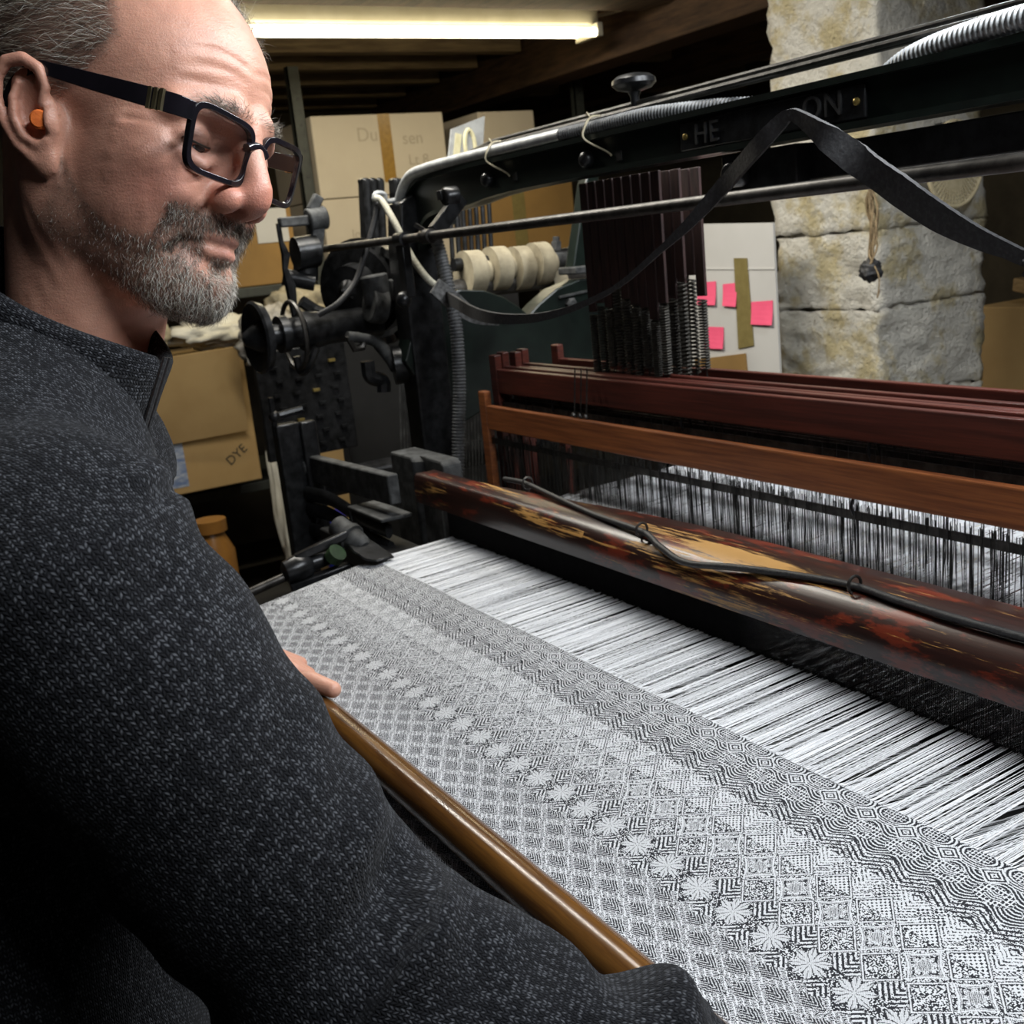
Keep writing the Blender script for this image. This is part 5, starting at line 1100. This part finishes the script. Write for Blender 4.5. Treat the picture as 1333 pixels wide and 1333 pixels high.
armd = _n(np.array(RE) - np.array(RS)); planeR = (VS - (np.array(RS) + armd * -0.005)) @ armd
isR = (dR < dT + 0.01) & (planeR > 0) & (dR < 0.03); armdL = _n(np.array(LE) - np.array(LS)); isL = (dL < dT + 0.01) & (((VS - np.array(LS)) @ armdL) > 0) & (dL < 0.03)
zone = np.where(isR, 1, np.where(isL, 2, 0))
tx = VS[:, 0] + 0.735; ty = VS[:, 1] - 0.04
U = np.where(zone == 1, aR * 0.062, np.where(zone == 2, aL * 0.062, np.arctan2(ty, tx) * 0.17)); Vv = np.where(zone == 1, sR + 3.0, np.where(zone == 2, sL + 5.0, VS[:, 2] + 0.3 * (VS[:, 2] > 1.24) * (np.hypot(tx, ty) < 0.0)))
# on the shoulders the rows run over the top
shz = (zone == 0) & (NS[:, 2] > 0.45); U = np.where(zone == 0, ty - 0.6 * tx, U); Vv = np.where(zone == 0, VS[:, 2] - 0.8 * tx, Vv)
rg = np.random.default_rng(11)
def folds(P, s0, w0, amp_fn, n=11):                                # soft creases across a sleeve, from position alone
    ax = _n(np.array(w0) - np.array(s0)); u_ = _n(np.cross(ax, [0, 0, 1.0])); v_ = np.cross(ax, u_); q = P - np.array(s0); s3 = q @ ax; a3 = q @ u_; b3 = q @ v_; out = np.zeros(len(P))
    for k in range(n):
        f = rg.uniform(60, 170); out += np.sin(s3 * f + a3 * rg.normal(0, 26) + b3 * rg.normal(0, 26) + rg.uniform(0, 6.28) + 1.2 * np.sin(a3 * 40 + k)) * rg.uniform(0.4, 1.0) * 80 / f
    return out * amp_fn(s3)
LR3 = np.linalg.norm(np.array(RWr) - np.array(RS)); LE3 = (np.array(RE) - np.array(RS)) @ _n(np.array(RWr) - np.array(RS))
dispR = folds(VS, RS, RWr, lambda s: 0.0009 + 0.0021 * np.exp(-((s - LE3 - 0.02) / 0.07) ** 2) + 0.0016 * np.exp(-((s - LR3 + 0.09) / 0.04) ** 2))
def cuff(s, a, L): k = sstep(s, L - 0.062, L - 0.052); return k * (-0.006 + 0.0016 * np.cos(a * 22)) + 0.006 * np.exp(-((s - L + 0.072) / 0.014) ** 2)
dispR += cuff(sR, aR, L2)
dispL = folds(VS, LS, LW, lambda s: 0.0015) + cuff(sL, aL, M2)
q = VS * 1.0; dispT = 0.0030 * (np.sin(q[:, 0] * 31 + q[:, 2] * 22 + 1) * np.sin(q[:, 2] * 27 - q[:, 1] * 19) + 0.6 * np.sin(q[:, 0] * 55 - q[:, 2] * 38))
disp = np.where(zone == 1, dispR, np.where(zone == 2, dispL, dispT))
seam = np.abs(planeR) if True else 0; nearseam = (np.abs(dR - dT) < 0.05) & (dR < 0.035)
disp = disp - 0.0045 * np.exp(-((planeR + 0.001) / 0.0045) ** 2) * nearseam + 0.003 * np.exp(-((planeR + 0.012) / 0.007) ** 2) * nearseam
VS0 = VS; VS = VS + NS * disp[:, None]
me = np_mesh('sweater', VS, QS); at = me.attributes.new('knit', 'FLOAT_VECTOR', 'CORNER')
rib = np.where(zone == 1, sstep(sR, L2 - 0.064, L2 - 0.054), np.where(zone == 2, sstep(sL, M2 - 0.064, M2 - 0.054), 0)); fz = zone[QS]; fz = np.where((fz == 1).sum(1) >= 2, 1, np.where((fz == 2).sum(1) >= 2, 2, 0))[:, None]      # each face belongs to one knitted piece
cu = np.where(fz == 1, (aR * 0.062)[QS], np.where(fz == 2, (aL * 0.062)[QS], (ty - 0.6 * tx)[QS])); cv = np.where(fz == 1, (sR + 3.0)[QS], np.where(fz == 2, (sL + 5.0)[QS], (VS0[:, 2] - 0.8 * tx)[QS]))
LI = np.empty(len(me.loops), np.int32); me.loops.foreach_get('vertex_index', LI); assert (LI == QS.ravel()).all()
at.data.foreach_set('vector', np.stack([cu, cv, rib[QS]], -1).astype(np.float32).reshape(-1, 3).ravel())
m, nt, b = new_mat('charcoal_knit'); an_ = nt.nodes.new('ShaderNodeAttribute'); an_.attribute_name = 'knit'; sp = nt.nodes.new('ShaderNodeSeparateXYZ'); nt.links.new(an_.outputs['Vector'], sp.inputs[0])
u = NX(nt, sp.outputs[0]) / 0.0033; w_ = NX(nt, sp.outputs[1]) / 0.0026
wob = noise(nt, coords(nt), 55, 3, 0.6); u = u + (wob - 0.5) * 0.9; w_ = w_ + (noise(nt, coords(nt), 70, 3, 0.6) - 0.5) * 0.9
fu = (u.fr() - 0.5).abs(); vv_ = w_ + fu * 1.1; fv = (vv_.fr() - 0.5).abs()
hgt = (1.0 - fv.pow(2.0) * 4.0) * (1.0 - ((fu - 0.25).abs() * 4.0).pow(2.0) * 0.7)
wn = nt.nodes.new('ShaderNodeTexWhiteNoise'); wn.noise_dimensions = '2D'; cb = nt.nodes.new('ShaderNodeCombineXYZ'); nt.links.new((u * 2.0).floor().s, cb.inputs[0]); nt.links.new(vv_.floor().s, cb.inputs[1]); nt.links.new(cb.outputs[0], wn.inputs['Vector'])
fib = noise(nt, coords(nt), 900, 3, 0.7); big = noise(nt, coords(nt), 90, 4, 0.65)
val = NX(nt, wn.outputs['Value']) * 0.55 + fib * 0.55 + big * 0.20 - 0.12
col = ramp(nt, val * (0.30 + hgt * 0.70), [(0.10, (0.002, 0.0023, 0.0033)), (0.42, (0.0085, 0.0093, 0.012)), (0.85, (0.088, 0.093, 0.105))]); nt.links.new(col, b.inputs['Base Color'])  # shade in the gaps between stitches is painted into the colour
b.inputs['Roughness'].default_value = 0.95; b.inputs['Specular IOR Level'].default_value = 0.15; b.inputs['Sheen Weight'].default_value = 0.03; b.inputs['Sheen Roughness'].default_value = 0.5
bump(nt, b, hgt * 0.8 + fib * 0.5, 0.7, 0.0012); MATS['knit'] = m
mesh_obj('sweater', me, 'knit', person, 'all', label='charcoal knitted zip neck sweater')
# trousers and shoes (below the frame)
simple('trouser_cloth', (0.02, 0.022, 0.03), (0.012, 0.013, 0.018), 0.9, 0, 200, 0.2)
def tro(P):
    d = ell(P, (-0.74, 0.0, 0.84), (0.185, 0.14, 0.16))
    for sx in (-0.09, 0.09): d = smin(d, chain(P, [(-0.74 + sx, 0.0, 0.82), (-0.74 + sx * 1.1, 0.02, 0.47), (-0.74 + sx * 1.1, -0.02, 0.09)], [0.105, 0.08, 0.07]), 0.03)
    return smax(d, P[:, 2] - 0.93, 0.01)
Vt, Qt = surface_nets(tro, (-1.0, -0.2, 0.0), (-0.48, 0.2, 0.95), 0.014)
mesh_obj('trousers', np_mesh('trousers', Vt, Qt), 'trouser_cloth', person, 'all')
for sx in (-0.09, 0.09):
    fn = lambda P: smin(cone(P, (-0.74 + sx * 1.1, -0.05, 0.055), (-0.74 + sx * 1.2, 0.15, 0.045), 0.058, 0.044), ell(P, (-0.74 + sx * 1.1, -0.03, 0.09), (0.06, 0.07, 0.06)), 0.02)
    Vt, Qt = surface_nets(lambda P: smax(fn(P), 0.004 - P[:, 2], 0.004), (-0.95, -0.15, -0.01), (-0.5, 0.24, 0.18), 0.01); mesh_obj('shoe', np_mesh('shoe', Vt, Qt), 'leather_black', person, 'all')
# stand collar with an open zip front
fwdc = _n([0.55, 0.83, 0]); rightc = np.array([fwdc[1], -fwdc[0], 0])
def collar_pt(a, h, o):                                             # a: angle from the front, h: 0 bottom .. 1 top, o: outward offset
    c0 = np.array([NECKB[0], NECKB[1] - 0.004, 1.335]); c1 = np.array([NECKB[0] + 0.006, NECKB[1] + 0.018, 1.392]); c = c0 + (c1 - c0) * h
    r = 0.068 - 0.005 * h + o; ca = math.cos(a); fr = 0.002 * max(0, ca) ** 3 * (0.3 + h) - 0.006 * max(0, ca)
    p = c + fwdc * ca * (r + fr) + rightc * math.sin(a) * r; z = p[2] + 0.013 - 0.055 * ca * (0.35 + 0.65 * h) - 0.020 * (1 - h) + (0.004 * math.sin(3 * a) * h)
    return (p[0], p[1], z)
secs = []
A0 = math.radians(4)
for a in np.linspace(A0, 2 * math.pi - A0, 72):
    row = [collar_pt(a, h, o) for h, o in ((-0.35, 0.004), (0.0, 0.007), (0.35, 0.0065), (0.7, 0.0075), (0.92, 0.0085), (1.02, 0.005), (1.02, 0.0), (0.9, -0.003), (0.5, -0.002), (0.1, -0.001), (-0.35, -0.003))]; secs.append(row)
cmb = MB().loft(secs); col_o = cmb.build('collar', None, person, 'all')
at = col_o.data.attributes.new('knit', 'FLOAT_VECTOR', 'POINT'); vec = []
for i in range(72):
    for j in range(11): vec.append((j * 0.012, i * 0.0066, 0))
at.data.foreach_set('vector', np.array(vec, np.float32).ravel()); col_o.data.materials.append(MATS['knit'])
sub = col_o.modifiers.new('sub', 'SUBSURF'); sub.levels = 1; sub.render_levels = 1
zp = MB()
for sgn in (-1, 1): zp.tube([collar_pt(sgn * A0 * 0.8, h, 0.0075) for h in np.linspace(-0.3, 1.0, 12)], 0.0016, 6)
zp.build('zip', 'cord_black', person)

# ------------------------------------------------------------------ glasses
simple('acetate_black', (0.007, 0.007, 0.009), (0.011, 0.009, 0.013), 0.12, 0, 30, 0); simple('hinge_gold', (0.42, 0.36, 0.22), (0.3, 0.25, 0.15), 0.3, 0.9, 60, 0.1)
m, nt, b = new_mat('lens'); tr = nt.nodes.new('ShaderNodeBsdfTransparent'); go_ = nt.nodes.new('ShaderNodeBsdfGlossy'); go_.inputs['Roughness'].default_value = 0.01; fr_ = nt.nodes.new('ShaderNodeValue'); fr_.outputs[0].default_value = 0.05
tr.inputs[0].default_value = (0.95, 0.96, 0.97, 1); mx_ = nt.nodes.new('ShaderNodeMixShader'); nt.links.new(fr_.outputs[0], mx_.inputs[0]); nt.links.new(tr.outputs[0], mx_.inputs[1]); nt.links.new(go_.outputs[0], mx_.inputs[2]); nt.links.new(mx_.outputs[0], nt.nodes['Material Output'].inputs[0]); MATS['lens'] = m
gl = thing('eyeglasses', 'black rectangular eyeglasses with small gold hinge bars worn by the man', 'glasses', H2W((100, 0, 8)))
GT = math.radians(-8)
def gpt(y, z, dx=0):                                                # lens plane in head space, slightly wrapped, leaning
    return (103 + dx - 0.0022 * y * y + math.tan(-GT) * (z - 6) * 0.35, y, z + 5)
def lens_outline(s, inset=0.0, n=44):
    out = []
    for k in range(n):
        t = 2 * math.pi * k / n; e = 0.42; cx, sz = math.cos(t), math.sin(t)
        yy = abs(cx) ** e * (1 if cx > 0 else -1) * (24.5 - inset); zz = abs(sz) ** e * (1 if sz > 0 else -1) * (18.0 - inset)
        yy *= 1 - 0.07 * (1 - (zz + 16.5) / 33); zz += 1.5 * (yy / 26) * (zz > 0)
        out.append((s * (31 + yy), 4 + zz))
    return out
for s in (-1, 1):
    o1 = lens_outline(s, -2.3); o2 = lens_outline(s, 1.0); mbx = MB(); secs = []
    for (y1, z1), (y2, z2) in zip(o1, o2): secs.append([H2W(gpt(y1, z1, 1.8)), H2W(gpt(y1, z1, -2.0)), H2W(gpt(y2, z2, -2.0)), H2W(gpt(y2, z2, 1.8))])
    secs.append(secs[0]); mbx.loft(secs, caps=False); mbx.build('rim', 'acetate_black', gl, bevel=0.0004)
    ln = lens_outline(s, 0.6); front = [H2W(gpt(y, z, 0.5)) for y, z in ln]; back = [H2W(gpt(y, z, -0.8)) for y, z in ln]; k = len(ln)
    MB().add(front + back, [tuple(range(k)), tuple(range(2 * k - 1, k - 1, -1))] + [(i, (i + 1) % k, (i + 1) % k + k, i + k) for i in range(k)]).build('lens', 'lens', gl, smooth=False)
    tpp = [(98, 56, 22), (91, 65, 22.5), (70, 73, 24), (40, 76, 27), (12, 78, 30), (-2, 80, 30), (-17, 80, 19), (-25, 78, 0)]
    tw_ = [5.5, 6.0, 5.6, 5.0, 4.2, 3.8, 3.0, 2.6]; P = smoothpath(tpp, 6); Wd = np.interp(np.linspace(0, 1, len(P)), np.linspace(0, 1, 8), tw_); secs = []
    for i, p in enumerate(P):
        d_ = (P[min(i + 1, len(P) - 1)] - P[max(i - 1, 0)]).normalized(); upv = (Vector((0, 0, 1)) - d_ * d_.z).normalized() * Wd[i]; sd = Vector((0, 1, 0)) * 1.5
        secs.append([H2W((q_.x, s * q_.y, q_.z)) for q_ in (p - upv - sd, p - upv + sd, p + upv + sd, p + upv - sd)])
    MB().loft(secs).build('temple', 'acetate_black', gl, angle=30, bevel=0.0004)
    for k in range(3):
        x_ = 84 - k * 3.6; MB().hexa([H2W((x_ + dx, s * (68.6 + dy + k * 0.75), 23 + dz)) for dz in (-6.2, 6.2) for dx, dy in ((0, 0), (2.4, 0), (2.4, 2.6), (0, 2.6))]).build('hinge_bar', 'hinge_gold', gl, smooth=False)
br = [gpt(-9.5, 9), gpt(-5, 11.5), gpt(0, 12.3), gpt(5, 11.5), gpt(9.5, 9)]; MB().tube([H2W(p) for p in smoothpath(br, 5)], 0.0032, 10).build('bridge', 'acetate_black', gl)
# foam earplug
simple('foam_orange', (0.85, 0.20, 0.03), (0.75, 0.16, 0.025), 0.8, 0, 300, 0.2)
ep = H2W(np.array([-3, -77, 2]) + np.array([1, -1, 1]) * (ee1 * -3 + ee2 * 6 + een * -2)); dr = (H2W(np.array([1, -1, 1]) * (een * 10 + ee2 * 3)) - H2W((0, 0, 0))); dr /= np.linalg.norm(dr)
o = MB().lathe(ep, dr, [(-0.006, 0.004), (0.0, 0.0052), (0.005, 0.0058), (0.0075, 0.0056), (0.0085, 0.0045), (0.0087, 0.0)], 20).build('earplug', 'foam_orange'); tag(o, 'small orange foam earplug in the man\'s ear', 'earplug')
